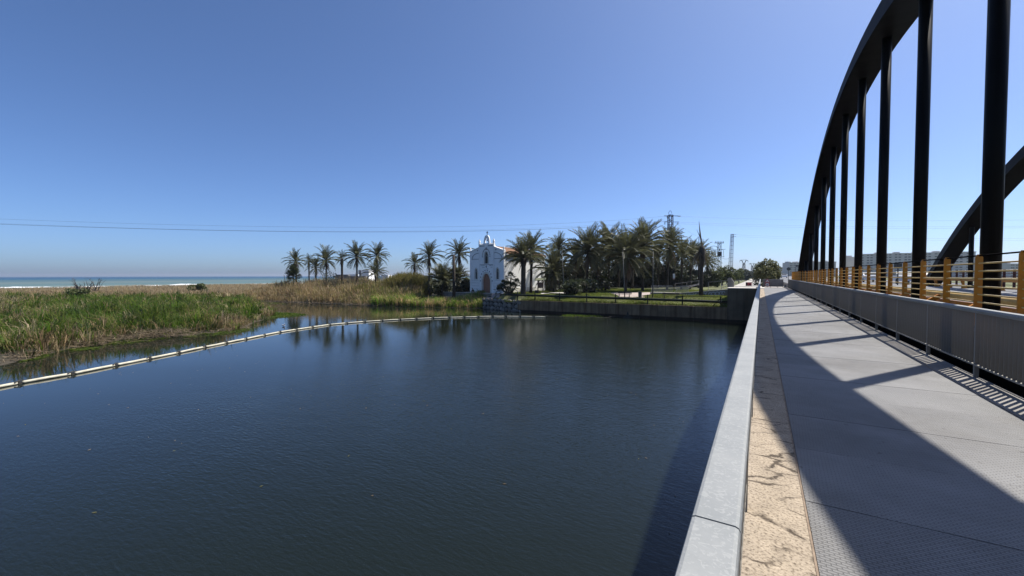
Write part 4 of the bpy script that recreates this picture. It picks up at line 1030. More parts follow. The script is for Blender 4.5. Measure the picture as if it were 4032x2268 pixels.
for i, (px, ty, d, w, mt_, lab) in enumerate((
    (2800,1046,112,60,leaf_green,'yellow-green tree at the foot of the portal pylon'),
    (2845,1040,120,55,leaf_green,'yellow-green tree right of the transformer pole'),
    (2825,1066,104,50,leaf_green,'low yellow-green bush below the transformer pole'),
    (2885,1050,130,60,leaf_green,'green tree at the foot of the ladder-like pole'),
    (2910,1056,150,50,leaf_green,'rounded green tree right of the ladder-like pole'),
    (2868,1072,108,46,leaf_green,'low green hedge bush beside the promenade'),
    (2925,1060,260,50,leaf_grey,'greyish far tree left of the Y-shaped pylons'),
    (2960,1058,280,60,leaf_grey,'greyish far tree below the smaller Y-shaped pylon'),
    (2985,1066,240,46,leaf_grey,'greyish far tree beside the tamarisk'),
    (2945,1072,200,40,leaf_grey,'low grey-green tree above the promenade end'))):
    leafy_px(lab, px, ty, d, w, mt_, n=2600, size=0.20 if d < 160 else 0.4, seed=20+i, low=0.1, group=GT, gz=2.9)
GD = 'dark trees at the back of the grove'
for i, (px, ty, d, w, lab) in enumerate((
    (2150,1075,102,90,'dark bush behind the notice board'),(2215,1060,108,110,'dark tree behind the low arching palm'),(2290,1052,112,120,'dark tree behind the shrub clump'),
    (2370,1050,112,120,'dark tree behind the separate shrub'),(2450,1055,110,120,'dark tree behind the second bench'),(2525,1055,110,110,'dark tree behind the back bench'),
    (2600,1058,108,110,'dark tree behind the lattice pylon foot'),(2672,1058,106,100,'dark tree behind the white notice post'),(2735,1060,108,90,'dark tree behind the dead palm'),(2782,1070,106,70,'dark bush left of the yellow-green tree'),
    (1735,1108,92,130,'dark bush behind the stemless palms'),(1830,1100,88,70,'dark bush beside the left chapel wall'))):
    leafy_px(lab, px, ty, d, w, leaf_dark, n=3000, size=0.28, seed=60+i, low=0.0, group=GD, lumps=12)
# the wood behind the grove reads as one dark mass
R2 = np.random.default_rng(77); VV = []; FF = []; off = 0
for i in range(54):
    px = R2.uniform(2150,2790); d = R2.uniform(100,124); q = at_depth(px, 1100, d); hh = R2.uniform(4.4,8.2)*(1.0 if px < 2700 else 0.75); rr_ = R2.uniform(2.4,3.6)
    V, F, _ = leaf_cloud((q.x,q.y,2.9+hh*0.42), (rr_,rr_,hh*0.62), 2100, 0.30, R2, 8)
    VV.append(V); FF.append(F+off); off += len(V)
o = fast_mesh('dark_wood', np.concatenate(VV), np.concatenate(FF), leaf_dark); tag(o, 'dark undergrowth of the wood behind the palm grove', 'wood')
leafy_px('grey-green scrub among the palms of the left row', 1305, 1072, 106, 100, leaf_grey, n=1500, size=0.16, seed=80, low=0.0, cat='shrub', name='shrub')
leafy_px('rounded green shrub on the marsh skyline before the surf', 775, 1112, 120, 78, leaf_green, n=2200, size=0.2, seed=81, low=0.0, cat='shrub', name='shrub', lumps=6)
leafy_px('leafy green elder bush below the driftwood on the marsh', 300, 1128, 92, 110, leaf_green, n=2200, size=0.2, seed=82, low=0.0, cat='shrub', name='shrub', lumps=8)
leafy_px('low yellowish bush at the left foot of the end barrier', 3004, 1112, 55.5, 22, leaf_olive, n=500, size=0.08, seed=83, low=0.0, cat='shrub', name='shrub', gz=DZ)
# dead grey branches on the marsh skyline
q = at_depth(345, 1120, 122); g = Vector((q.x,q.y,H(q.x,q.y)))
t = thing('dead_bush', 'bare grey tangle of dead branches on the marsh skyline', 'dead bush', g); rr = random.Random(4)
b = MB()
for i in range(26):
    x0 = rr.uniform(-2.0,2.0); d1 = CR*(x0*1.0+rr.uniform(-2.0,2.0)); 
    a = Vector((CR.x*x0, CR.y*x0, 0.5)); c = Vector((d1.x, d1.y, rr.uniform(1.6,3.6))); m_ = a.lerp(c,.5)+Vector((0,0,rr.uniform(-.1,.5)))
    b.tube([a,m_,c], [0.07,0.045,0.012], 5)
    for _ in range(3): e = m_.lerp(c, rr.random()); b.tube([e, e+Vector((rr.uniform(-.6,.6),rr.uniform(-.6,.6),rr.uniform(-.1,.6)))], [0.03,0.006], 4)
b.v = [(x*1.5,y*1.5,z*1.42) for x,y,z in b.v]; b.build('branches', mat('driftwood',(0.10,0.085,0.075),(0.06,0.05,0.045),rough=0.9), t, local=True)

# ------------------------------------------------------------------ grass and reeds (stuff)
def blades(name, P, h, w, tints, lean=0.35, seed=0, seg=2, plume=0.0):
    n = len(P); R2 = np.random.default_rng(seed)
    az = R2.uniform(0, 2*np.pi, n); face = R2.uniform(0, 2*np.pi, n)
    ln = np.abs(R2.normal(0, lean, n)); side = np.stack([np.cos(face), np.sin(face), np.zeros(n)],1)
    out = np.stack([np.cos(az), np.sin(az), np.zeros(n)],1)
    wv = side*(w*R2.uniform(.6,1.3,n))[:,None]
    up = np.zeros((n,3)); up[:,2] = 1
    m = P + up*(h*0.55)[:,None] + out*(h*ln*0.30)[:,None]
    tp = P + up*(h*(1-0.25*ln))[:,None] + out*(h*ln)[:,None]
    V = np.stack([P-wv*0.5, P+wv*0.5, m+wv*0.45, m-wv*0.45, tp+wv*plume, tp-wv*plume*1.0], 1)
    if plume == 0:
        V = V[:, :5]; base = np.arange(n)[:,None]*5
        F = np.concatenate([base+np.array([[0,1,2]]), base+np.array([[0,2,3]]), base+np.array([[3,2,4]])])
        T = np.repeat(tints, 5, 0)
    else:
        base = np.arange(n)[:,None]*6
        F = np.concatenate([base+np.array([[0,1,2]]), base+np.array([[0,2,3]]), base+np.array([[3,2,4]]), base+np.array([[3,4,5]])])
        T = np.repeat(tints, 6, 0)
    return fast_mesh(name, V.reshape(-1,3), F, blade, tint=T)
def vnoise(x, y, s, seed):
    R2 = np.random.default_rng(seed); G = R2.random((64,64)); u = x/s % 64; v = y/s % 64
    i = u.astype(int); j = v.astype(int); fu = u-i; fv = v-j; fu = fu*fu*(3-2*fu); fv = fv*fv*(3-2*fv); i2 = (i+1)%64; j2 = (j+1)%64; i %= 64; j %= 64
    return (G[i,j]*(1-fu)+G[i2,j]*fu)*(1-fv)+(G[i,j2]*(1-fu)+G[i2,j2]*fu)*fv
def cam_depth(x, y): return x*CF.x + y*CF.y
def cam_px(x, y): return IW/2+FPX*(x*CR.x+y*CR.y)/np.maximum(cam_depth(x,y),1)
def scatter(x0, x1, y0, y1, n, seed, keep):
    R2 = np.random.default_rng(seed); x = R2.uniform(x0,x1,n); y = R2.uniform(y0,y1,n); k = keep(x,y,R2); return x[k], y[k], R2
def mixc(*cs): return [np.array(c) for c in cs]
G1,G2,G3,TAN1,TAN2,TAN3,OLV = mixc((0.066,0.128,0.012),(0.100,0.150,0.020),(0.048,0.078,0.020),(0.34,0.245,0.135),(0.25,0.175,0.095),(0.42,0.33,0.20),(0.19,0.175,0.06))
# 1. green marsh island
def tint_pick(R2, n, cols, probs): return np.array(cols)[R2.choice(len(cols), n, p=np.array(probs)/sum(probs))]*R2.uniform(0.72,1.25,(n,1))
def keep_island(x, y, R2):
    d = sdist(x,y); dep = cam_depth(x,y); px = cam_px(x,y)
    return (d > 0.05) & (dep > 30) & (dep < 125) & (px > -150) & (px < 1120) & (y < 53) & (R2.random(len(x)) < np.clip(52/dep,0,1)**1.6)
x, y, R2 = scatter(-190,-38,-20,56,760000,11,keep_island)
z = hgt(x,y); n = len(x); nz = vnoise(x,y,3.2,1)*0.6+vnoise(x,y,1.1,2)*0.4; dep = cam_depth(x,y); d = sdist(x,y)
px_ = cam_px(x,y)
dry = np.clip((dep-88)/26,0,1) + np.clip((2.2-d)/2.5,0,.45) + 0.55*np.clip((vnoise(x,y,6.0,7)-0.60)*5,0,1) + 0.5*np.clip((330-px_)/400,0,1)*vnoise(x,y,4.0,8)
isd = R2.random(n) < np.clip(dry,0.03,0.95)
tn = np.where(isd[:,None], tint_pick(R2,n,[TAN1,TAN2,TAN3,OLV],[3,3,1,2]), tint_pick(R2,n,[G1,G2,G3,OLV],[5,3,2.0,0.6]))
tn = tn*(0.72+0.55*vnoise(x,y,2.0,9))[:,None]
h = (0.30+1.25*nz**1.5)*np.clip(0.55+d*0.25,0.5,1.15)*R2.uniform(0.6,1.35,n)
blades('marsh_grass', np.stack([x,y,z-0.03],1), h*0.7, np.clip(0.036*dep/45,0.036,0.08), tn*0.85, lean=0.75, seed=1)
# tussocks: sheaves of blades leaning out from common roots
def tussocks(name, cx, cy, R2, per, hh, tint, wid, spread=0.16, lean=0.55, plume=0.0):
    m_ = len(cx); j = np.repeat(np.arange(m_), per); n = len(j)
    ox = R2.normal(0,spread,n); oy = R2.normal(0,spread,n); x = cx[j]+ox; y = cy[j]+oy; z = hgt(x,y)-0.04
    az = np.arctan2(oy,ox)+R2.normal(0,.5,n); h = hh[j]*R2.uniform(.55,1.2,n); ln = np.abs(R2.normal(lean,.3,n)); side = np.stack([-np.sin(az+R2.normal(0,.6,n)),np.cos(az+R2.normal(0,.6,n)),np.zeros(n)],1)*(wid[j]*R2.uniform(.7,1.3,n))[:,None]
    out = np.stack([np.cos(az),np.sin(az),np.zeros(n)],1); P = np.stack([x,y,z],1); up = np.zeros((n,3)); up[:,2] = 1
    m1 = P+up*(h*.6)[:,None]+out*(h*ln*.28)[:,None]; tp = P+up*(h*(1-.33*np.minimum(ln,1.6)))[:,None]+out*(h*ln)[:,None]
    V = np.stack([P-side*.4,P+side*.4,m1+side*.5,m1-side*.5,tp],1).reshape(-1,3); b_ = np.arange(n)[:,None]*5
    F = np.concatenate([b_+np.array([[0,1,2]]), b_+np.array([[0,2,3]]), b_+np.array([[3,2,4]])])
    T = tint[j]*R2.uniform(.7,1.3,(n,1))
    return fast_mesh(name, V, F, blade, tint=np.repeat(T,5,0))
def keep_t(x, y, R2): return keep_island(x,y,R2)
x, y, R2 = scatter(-190,-38,-20,56,26000,111,keep_t); n = len(x); d = sdist(x,y); dep = cam_depth(x,y); px_ = cam_px(x,y)
hh = (0.75+1.15*vnoise(x,y,4.5,21)**1.3)*np.clip(0.75+d*0.2,.75,1.15)*R2.uniform(.7,1.35,n)*np.clip(1.3-dep/260,.8,1.2)
dry = np.clip((dep-92)/22,0,1)+np.clip((1.8-d)/2,0,.5)+.5*np.clip((vnoise(x,y,6.0,7)-.6)*5,0,1)+.45*np.clip((330-px_)/400,0,1)
isd = R2.random(n) < np.clip(dry,.05,.95)
tn = np.where(isd[:,None], tint_pick(R2,n,[TAN1,TAN2,TAN3,OLV],[3,2,2,2]), tint_pick(R2,n,[G1,G2,G3,OLV,np.array((0.16,0.20,0.035))],[4,3,2.5,1.2,1.5]))
tussocks('grass_tussocks', x, y, R2, 17, hh, tn, np.clip(.055*dep/45,.055,.11), spread=.22, lean=.62)
# 2. tan reed plain behind, up to the beach
def keep_plain(x, y, R2):
    d = sdist(x,y); dep = cam_depth(x,y); px = cam_px(x,y)
    return (d > 1) & (dep > 100) & (px > -150) & (px < 1150) & (x > -240) & (R2.random(len(x)) < np.clip(120/dep,0,1))
x, y, R2 = scatter(-265,-80,-20,190,210000,12,keep_plain); n = len(x)
h = (0.9+0.9*vnoise(x,y,5,3))*R2.uniform(.75,1.25,n)*np.where(x < -215, 0.6, 1.0)
tn = tint_pick(R2,n,[TAN1,TAN2,TAN3,OLV],[4,2,3,0.9])*1.3*(0.75+0.5*vnoise(x,y,4.0,31))[:,None]
blades('tan_reeds', np.stack([x,y,hgt(x,y)-0.05],1), h, np.full(n,0.085), tn, lean=0.30, seed=2, plume=0.25)
# 3. tall brown reed bank across the channel
def keep_bank(x, y, R2):
    d = sdist(x,y); px = cam_px(x,y); dep = cam_depth(x,y)
    return (d > 0.15) & (d < 26) & (y > 49) & (px > 880) & (px < 1660) & (dep > 60) & (dep < 128) & (x > -175)
x, y, R2 = scatter(-175,-56,48,100,150000,13,keep_bank); n = len(x); d = sdist(x,y); px_ = cam_px(x,y)
ramp = np.clip((px_-860)/260,0.30,1)*np.clip(1.05-(px_-1380)/900,0.6,1)
h = (1.5+2.1*sst(0.2,5,d))*ramp*(R2.uniform(.62,1.08,n)+0.3*(R2.random(n)<0.04))*(0.68+0.55*vnoise(x,y,2.6,4))
green = np.clip((px_-1330)/260,0,0.75)*np.clip(1.25-d/9,0.15,1)
isg = R2.random(n) < green
tn = np.where(isg[:,None], tint_pick(R2,n,[G2,G3,OLV],[2,2,3]), tint_pick(R2,n,[TAN1,TAN2,TAN3,OLV],[3,3,2.0,3.2]))*(0.85+0.6*vnoise(x,y,1.7,5))[:,None]
blades('reed_bank', np.stack([x,y,hgt(x,y)-0.05],1), h, np.full(n,0.055), tn, lean=0.30, seed=3, plume=0.6)
ki = np.where(R2.random(n) < 0.035)[0]
tussocks('reed_tussocks', x[ki], y[ki], R2, 14, h[ki]*1.05, tn[ki]*1.25, np.full(len(ki),.06), spread=.25, lean=.38)
# 4. cane thicket and lower green fringe before the chapel
def keep_fr(x, y, R2):
    d = sdist(x,y); px = cam_px(x,y); return (d > 0.1) & (d < np.where(px > 1660, 5.5, 9.5)) & (px > 1470) & (px < 1905) & (y < 72) & (x > -75)
x, y, R2 = scatter(-78,-43,52,74,70000,14,keep_fr); n = len(x); d = sdist(x,y); px_ = cam_px(x,y)
h = (0.9+0.75*vnoise(x,y,2.2,6))*R2.uniform(.7,1.2,n)*np.clip(1.15-(d-5)/9,0.4,1.15)*np.clip(1.25-(px_-1560)/420,0.85,1.15)
tn = tint_pick(R2,n,[G1,G2,OLV,TAN1,TAN2],[2,3.5,2,1.8,1.2])*(1.2+0.8*vnoise(x,y,1.5,8))[:,None]
k = R2.random(n) < 0.45
x, y, h, tn, d, px_ = x[k], y[k], h[k], tn[k], d[k], px_[k]; n = len(x)
ki = np.where(R2.random(len(x)) < 0.11)[0]
tussocks('fringe_tussocks', x[ki], y[ki], R2, 16, h[ki]*1.15, tn[ki]*1.25, np.full(len(ki),.055), spread=.2, lean=.5)
blades('reed_fringe', np.stack([x,y,hgt(x,y)-0.05],1), h, np.full(n,0.05), tn, lean=0.33, seed=4)
c = at_depth(1608, 1100, 96); n = 9000; R2 = np.random.default_rng(15)
a = R2.uniform(0,6.283,n); r_ = np.sqrt(R2.random(n)); x = c.x+CR.x*r_*np.cos(a)*5.6+CF.x*r_*np.sin(a)*4.0; y = c.y+CR.y*r_*np.cos(a)*5.6+CF.y*r_*np.sin(a)*4
c2 = at_depth(1468, 1100, 93); k = R2.random(n) < 0.28
x = np.where(k, x-c.x+c2.x, x); y = np.where(k, y-c.y+c2.y, y)
h = np.where(k,3.6,5.2)*(1-0.28*r_**2)*R2.uniform(.72,1.12,n)
tn = tint_pick(R2,n,[np.array((0.22,0.19,0.06)),np.array((0.16,0.15,0.045)),TAN2,OLV],[4,3,1.3,2])
o = blades('cane_thicket', np.stack([x,y,hgt(x,y)-0.05],1), h, np.full(n,0.06), tn, lean=0.22, seed=5, plume=0.4)
tag(o, 'tall yellow-green cane thicket between the reed bank and the palms', 'reeds')
# leaves along the canes
n = 16000; j = R2.integers(0,len(x),n); zz = hgt(x[j],y[j])+h[j]*R2.uniform(0.3,0.95,n)
blades('cane_leaves', np.stack([x[j],y[j],zz],1), R2.uniform(.35,.8,n), np.full(n,0.06), tint_pick(R2,n,[np.array((0.20,0.18,0.06)),np.array((0.13,0.135,0.04)),OLV],[3,3,2]), lean=0.7, seed=6)
# 5. park lawn and weeds
def keep_lawn(x, y, R2):
    px = cam_px(x,y); return (px > 1985) & (px < 2880) & ~path_mask(x,y)
PATH = [on_ground(a,b_,2.9) for a,b_ in ((2385,1154),(2565,1152),(2572,1160),(2525,1166),(2540,1172),(2440,1171))]
PATH2 = [on_ground(a,b_,2.8) for a,b_ in ((2126,1155),(2230,1153),(2240,1157),(2130,1159))]
def inpoly(x, y, P):
    ins = np.zeros(x.shape,bool); n = len(P)
    for i in range(n):
        a, c = P[i], P[(i+1)%n]; ins ^= ((a.y > y) != (c.y > y)) & (x < (c.x-a.x)*(y-a.y)/((c.y-a.y) or 1e-9)+a.x)
    return ins
def path_mask(x, y): return inpoly(x,y,PATH) | inpoly(x,y,PATH2)
x, y, R2 = scatter(-43,-3.6,58.1,92,230000,16,keep_lawn); n = len(x)
edge = np.clip((59.4-y)/1.3,0,1)
h = (0.09+0.22*vnoise(x,y,0.9,11)*vnoise(x,y,2.5,12)+0.28*edge*vnoise(x,y,0.7,13))*R2.uniform(.6,1.4,n)
tn = tint_pick(R2,n,[np.array((0.15,0.19,0.036)),np.array((0.21,0.22,0.05)),G2,OLV],[3,2,2,1])*(0.75+0.5*vnoise(x,y,1.4,14))[:,None]
blades('lawn_grass', np.stack([x,y,hgt(x,y)-0.02],1), h, np.full(n,0.05), tn, lean=0.6, seed=7)
def path_sheet(name, P, material):
    x0 = min(p.x for p in P); x1 = max(p.x for p in P); y0 = min(p.y for p in P); y1 = max(p.y for p in P)
    grid_sheet(name, np.arange(x0, x1+.3, .3), np.arange(y0, y1+.3, .3), lambda X, Y: hgt(X, Y)+0.06, material, skip=lambda cx, cy: ~inpoly(cx, cy, P))
path_sheet('paved_path', PATH, paving); path_sheet('paved_path', PATH2, white_conc)
# sandy path in front of the rubble wall / seat wall
path_sheet('sandy_path', [Vector(ch(u, 0, d)) for u, d in ((-9,-2.3),(10.5,-2.3),(11,-4.2),(7,-4.2),(-2,-3.9),(-9,-3.5))], paving)

# algae mats along the shore: thousands of tiny floating leaves in ragged drifts
def drift(pxs, n, seed, name='duckweed'):
    P = [at_z(*q,0) for q in pxs]; xs_ = [p.x for p in P]; ys_ = [p.y for p in P]
    R2 = np.random.default_rng(seed); x = R2.uniform(min(xs_)-.4,max(xs_)+.4,n*5); y = R2.uniform(min(ys_)-.4,max(ys_)+.4,n*5)
    k = inpoly(x+R2.normal(0,.22,len(x)),y+R2.normal(0,.22,len(x)),P) & (vnoise(x,y,0.8,seed)*0.6+vnoise(x,y,0.25,seed+1)*0.4 > 0.40); x = x[k][:n]; y = y[k][:n]; m_ = len(x)
    a = R2.uniform(0,6.283,m_); r = R2.uniform(.05,.14,m_); z = R2.uniform(.006,.05,m_)
    V = np.stack([np.stack([x+r*np.cos(a+q),y+r*np.sin(a+q)*.8,z+R2.uniform(-.004,.02,m_)],1) for q in (0,1.6,3.1,4.7)],1).reshape(-1,3)
    fast_mesh(name, V, np.arange(4*m_).reshape(-1,4), blade, tint=np.repeat(tint_pick(R2,m_,[np.array((0.10,0.15,0.02)),np.array((0.07,0.11,0.016)),np.array((0.13,0.135,0.03)),np.array((0.05,0.06,0.02))],[4,3,2,1.5]),4,0))
drift(((960,1266),(1070,1257),(1150,1249),(1225,1241),(1170,1235),(1110,1232),(1040,1226),(960,1232)), 5000, 31)
for i, (q, n) in enumerate(((((250,1384),(360,1377),(400,1366),(300,1362)),900),(((420,1360),(560,1346),(660,1332),(600,1322),(460,1342)),1400),(((720,1329),(860,1320),(995,1303),(965,1292),(830,1304)),1600),(((60,1428),(150,1413),(190,1396),(95,1398)),900),(((985,1194),(1050,1197),(1130,1199),(1090,1190),(1020,1187)),700),(((2200,1247),(2300,1249),(2385,1251),(2360,1243),(2300,1239),(2235,1241)),1600),(((1500,1207),(1700,1211),(1890,1216),(1880,1212),(1600,1206)),900))):
    drift(q, n, 40+i)
# small leafy stalks on the floating mats
def mat_leaves(pxs, n, hh, seed):
    P = [at_z(*q,0) for q in pxs]; xs_ = [p.x for p in P]; ys_ = [p.y for p in P]
    R2 = np.random.default_rng(seed); x = R2.uniform(min(xs_),max(xs_),n*4); y = R2.uniform(min(ys_),max(ys_),n*4); k = inpoly(x,y,P); x = x[k][:n]; y = y[k][:n]; m_ = len(x)
    blades('floating_plants', np.stack([x,y,np.full(m_,0.0)],1), hh*R2.uniform(.5,1.3,m_), np.full(m_,0.09), tint_pick(R2,m_,[np.array((0.11,0.17,0.02)),np.array((0.08,0.13,0.02)),OLV],[4,3,0.6]), lean=0.9, seed=seed)
mat_leaves(((985,1264),(1070,1252),(1150,1245),(1205,1240),(1170,1236),(1110,1233),(1040,1226),(960,1200),(900,1240)), 9000, 0.22, 21)
mat_leaves(((2212,1246),(2300,1248),(2375,1250),(2360,1243),(2300,1239),(2240,1241)), 2500, 0.25, 22)
# drifting leaves and twigs on the water
R2 = np.random.default_rng(91); P = []
for _ in range(700):
    i = R2.integers(0,34); px = R2.uniform(-100,2700); q = at_z(px, 1262+R2.exponential(110), 0)
    if q.x < -1.5 and q.y < 57: P.append((q.x,q.y))
P = np.array(P); m_ = len(P); a_ = R2.uniform(0,6.283,m_); r_ = R2.uniform(.02,.07,m_)
V = np.stack([np.stack([P[:,0]+r_*k*np.cos(a_+q_),P[:,1]+r_*k*np.sin(a_+q_),np.full(m_,.012)],1) for q_,k in ((0,1),(1.57,.35),(3.14,1),(4.71,.35))],1).reshape(-1,3)
fast_mesh('floating_litter', V, np.arange(4*m_).reshape(-1,4), blade, tint=np.repeat(tint_pick(R2,m_,[TAN1,TAN2,OLV],[2,2,2]),4,0))
# heap of broken dry reeds on the shore
rr = random.Random(12); b = MB(); bt = []
def heap(px0, px1, py0, py1, n, hz, L):
    for i in range(n):
        px = rr.uniform(px0,px1); t_ = (px-px0)/(px1-px0); q = at_z(px, py0+(py1-py0)*t_, 0); q = q+Vector((-rr.uniform(-0.3,2.0), rr.uniform(-.3,.8), 0))
        a = Vector((q.x,q.y,rr.uniform(0.05,hz))); dr = CR*rr.uniform(-1,1)+CF*rr.uniform(-.4,.4)+Vector((0,0,rr.uniform(-.15,.4))); b.tube([a, a+dr*L*rr.uniform(.5,1.2)], [0.018,0.008], 3, caps=False)
heap(520,740,1342,1326,520,0.75,1.3); heap(250,520,1378,1345,420,0.6,1.3); heap(20,130,1432,1405,220,0.5,1.0); heap(830,985,1312,1295,160,0.3,0.7); heap(1000,1500,1190,1206,420,0.4,1.5)
o = b.build('dry_reed_debris', dryreed, fix=False); o['kind'] = 'stuff'

# ------------------------------------------------------------------ floating boom
BP = [(-130,1547),(77,1507),(286,1471),(457,1437),(589,1411),(704.5,1387.7),(807,1366),(892,1349),(969,1334),(1042,1319),(1103,1307),(1168,1297),(1231,1287.6),(1298.5,1278),(1366,1272),(1437,1266.6),(1506,1262),(1575.6,1258),(1641,1255),(1706,1252),(1771,1250),(1829.5,1248.4),(1885,1247),(1941,1246),(1993,1246),(2049,1246.3),(2103,1247),(2152,1247.5),(2214.6,1249.4),(2273,1250),(2331,1251),(2405,1250),(2452,1247)]
bm_ = thing('floating_boom', 'long white floating boom of jointed segments curving across the river', 'boom', at_z(1100,1307,0.0))
bpts = [at_z(px,py,0.07) for px,py in BP]
for i, (a, c) in enumerate(zip(bpts, bpts[1:])):
    d = (c-a).normalized(); thin = i >= 27
    r = 0.03 if thin else 0.085
    MB().tube([a+d*0.10, a+d*0.18, a.lerp(c,.5)+Vector((0,0,rng.uniform(-.015,.02))), c-d*0.18, c-d*0.10], [r*0.7,r,r,r,r*0.7], 10).build('float', boom_dark if thin else boom_white, bm_, smooth=True)
    j = MB(); s_ = d.cross(Vector((0,0,1)))
    j.box(-0.07,0.07,-0.055,0.055,-0.08,0.065, Matrix.Translation(c) @ Matrix.Rotation(math.atan2(d.y,d.x),4,'Z'))
    j.tube([c-d*0.26+s_*0.08+Vector((0,0,.06)), c+Vector((0,0,.13)), c+d*0.26-s_*0.08+Vector((0,0,.06))], 0.035, 6)
    j.build('joint', boom_dark, bm_)
o = bpts[-1]
b = MB(); b.blob(o+Vector((0,0.0,0.12)), 0.22, jit=0.0, n=12, m=8); tag(b.build('buoy', boom_white, smooth=True), 'small round pale buoy where the boom meets the river wall', 'buoy')
# waterbird
q = at_z(1117,1284,0.05); t = thing('waterbird', 'small pale waterbird swimming behind the boom', 'bird', q)
b = MB(); b.blob((0,0,0.07),(0.24,0.11,0.10),jit=0.0,n=10,m=7); b.blob((0.2,0,0.24),(0.075,0.055,0.06),jit=0,n=8,m=6); b.tube([(0.15,0,0.1),(0.19,0,0.22)],[0.05,0.04],7); b.tube([(-0.2,0,0.09),(-0.36,0,0.14)],[0.07,0.02],6)
b.build('body', bird_m, t, local=True, smooth=True); MB().tube([(0.26,0,0.24),(0.34,0,0.23)],[0.022,0.006],6).build('beak', dark, t, local=True)

# ------------------------------------------------------------------ park furniture
GLP = 'slim grey lamp posts in the park'
for px, ty, by, lean, lab in ((2063,948,1158,-6,'slim grey lamp post in front of the thick palm trunk by the chapel'),(2222,995,1160,-9,'slim lamp post at the left of the fan palm shrub clump'),(2460,990,1170,-8,'slim lamp post beside the second bench'),(2570,992,1172,2,'slim lamp post at the left end of the ramp railing')):
    g = on_ground(px, by, 2.7); d = (g-EYE).dot(CF); tp = at_depth(px+lean, ty, d)
    t = thing('lamp_post', lab, 'lamp post', g, 0, GLP)
    MB().tube([g, g.lerp(tp,.3), g.lerp(tp,.31), tp], [0.085,0.075,0.05,0.04], 8).build('pole', lamp_grey, t, smooth=True)
    MB().tube([tp, tp+Vector((0,0,0.05)), tp+Vector((0,0,0.12))], [0.06,0.09,0.03], 8).build('lamp_head', lamp_grey, t)
GBN = 'dark wooden park benches'
def bench(label, px, by, w, group=GBN, rz=0.0, gz=2.8):
    g = on_ground(px, by, gz); t = thing('park_bench', label, 'bench', g, rz, group)
    for k in range(3): MB().box(-w/2,w/2,-0.20+0.15*k,-0.08+0.15*k,0.42,0.46).build('seat_slat', benchwood, t, local=True)
    for k in range(2): MB().box(-w/2,w/2,0.24+0.02*k,0.27+0.02*k,0.56+0.15*k,0.68+0.15*k).build('back_slat', benchwood, t, local=True)
    for s in (-1,1):
        MB().box(s*w*0.36-0.03,s*w*0.36+0.03,-0.2,-0.13,0,0.42).build('leg', dark, t, local=True); b = MB(); b.bar((s*w*0.36,0.16,0),(s*w*0.36,0.30,0.86),0.05); b.build('leg', dark, t, local=True)
bench('dark bench on the paved path beside the litter bin', 2458, 1171, 2.1); bench('dark bench on the lawn before the ramp wall', 2640, 1176, 2.3); bench('far bench under the grove palms', 2503, 1143, 3.0, rz=0.1)
g = on_ground(2520, 1172, 2.8); t = thing('litter_bin', 'grey cylindrical litter bin on the paved path', 'bin', g)
MB().tube([g,g+Vector((0,0,0.85))],[0.24,0.27],14).build('bin_body', lamp_grey, t); MB().tube([g+Vector((0,0,0.851)),g+Vector((0,0,0.9))],[0.28,0.28],14).build('rim', dark, t)
g = on_ground(2115, 1155, 2.7); t = thing('litter_bin', 'dark square litter bin left of the notice board', 'bin', g)
MB().box(g.x-.35,g.x+.35,g.y-.3,g.y+.3,g.z,g.z+0.55).build('bin_body', dark, t); MB().box(g.x-.38,g.x+.38,g.y-.33,g.y+.33,g.z+.552,g.z+.60).build('lid', lamp_grey, t)
# notice board with little roof
g = on_ground(2128, 1156, 2.7); t = thing('notice_board', 'roofed wooden notice board beside the chapel side wall', 'notice board', g); A = CR; 
for s in (-0.45,0.45): MB().bar(g+A*s, g+A*s+Vector((0,0,2.45)), 0.13).build('post', benchwood, t)
b = MB(); b.bar(g+A*-0.42+Vector((0,0,1.5)), g+A*0.42+Vector((0,0,1.5)), 0.06, 1.0); b.build('panel', benchwood, t)
b = MB(); e = CF; h0 = 2.35
b.add([g+A*-1.0+e*-0.5+Vector((0,0,h0)), g+A*0.9+e*-0.5+Vector((0,0,h0+.12)), g+A*1.0+e*0.4+Vector((0,0,h0+.5)), g+A*-0.7+e*0.4+Vector((0,0,h0+.4))],[(0,1,2,3)]); vs = list(b.v); b.add([(x,y,z-0.08) for x,y,z in vs],[(3,2,1,0)]); b.f += [(0,1,5,4),(1,2,6,5),(2,3,7,6),(3,0,4,7)]
b.build('roof', mat('mossy_roof',(0.16,0.17,0.09),(0.10,0.11,0.06)), t)
b = MB(); b.bar(g+A*-1.55+Vector((0,0,0.7)), g+A*-1.55+Vector((0,0,2.1)), 0.5, 0.05); tag(b.build('map_panel', benchwood), 'narrow dark upright map panel left of the notice board', 'sign')
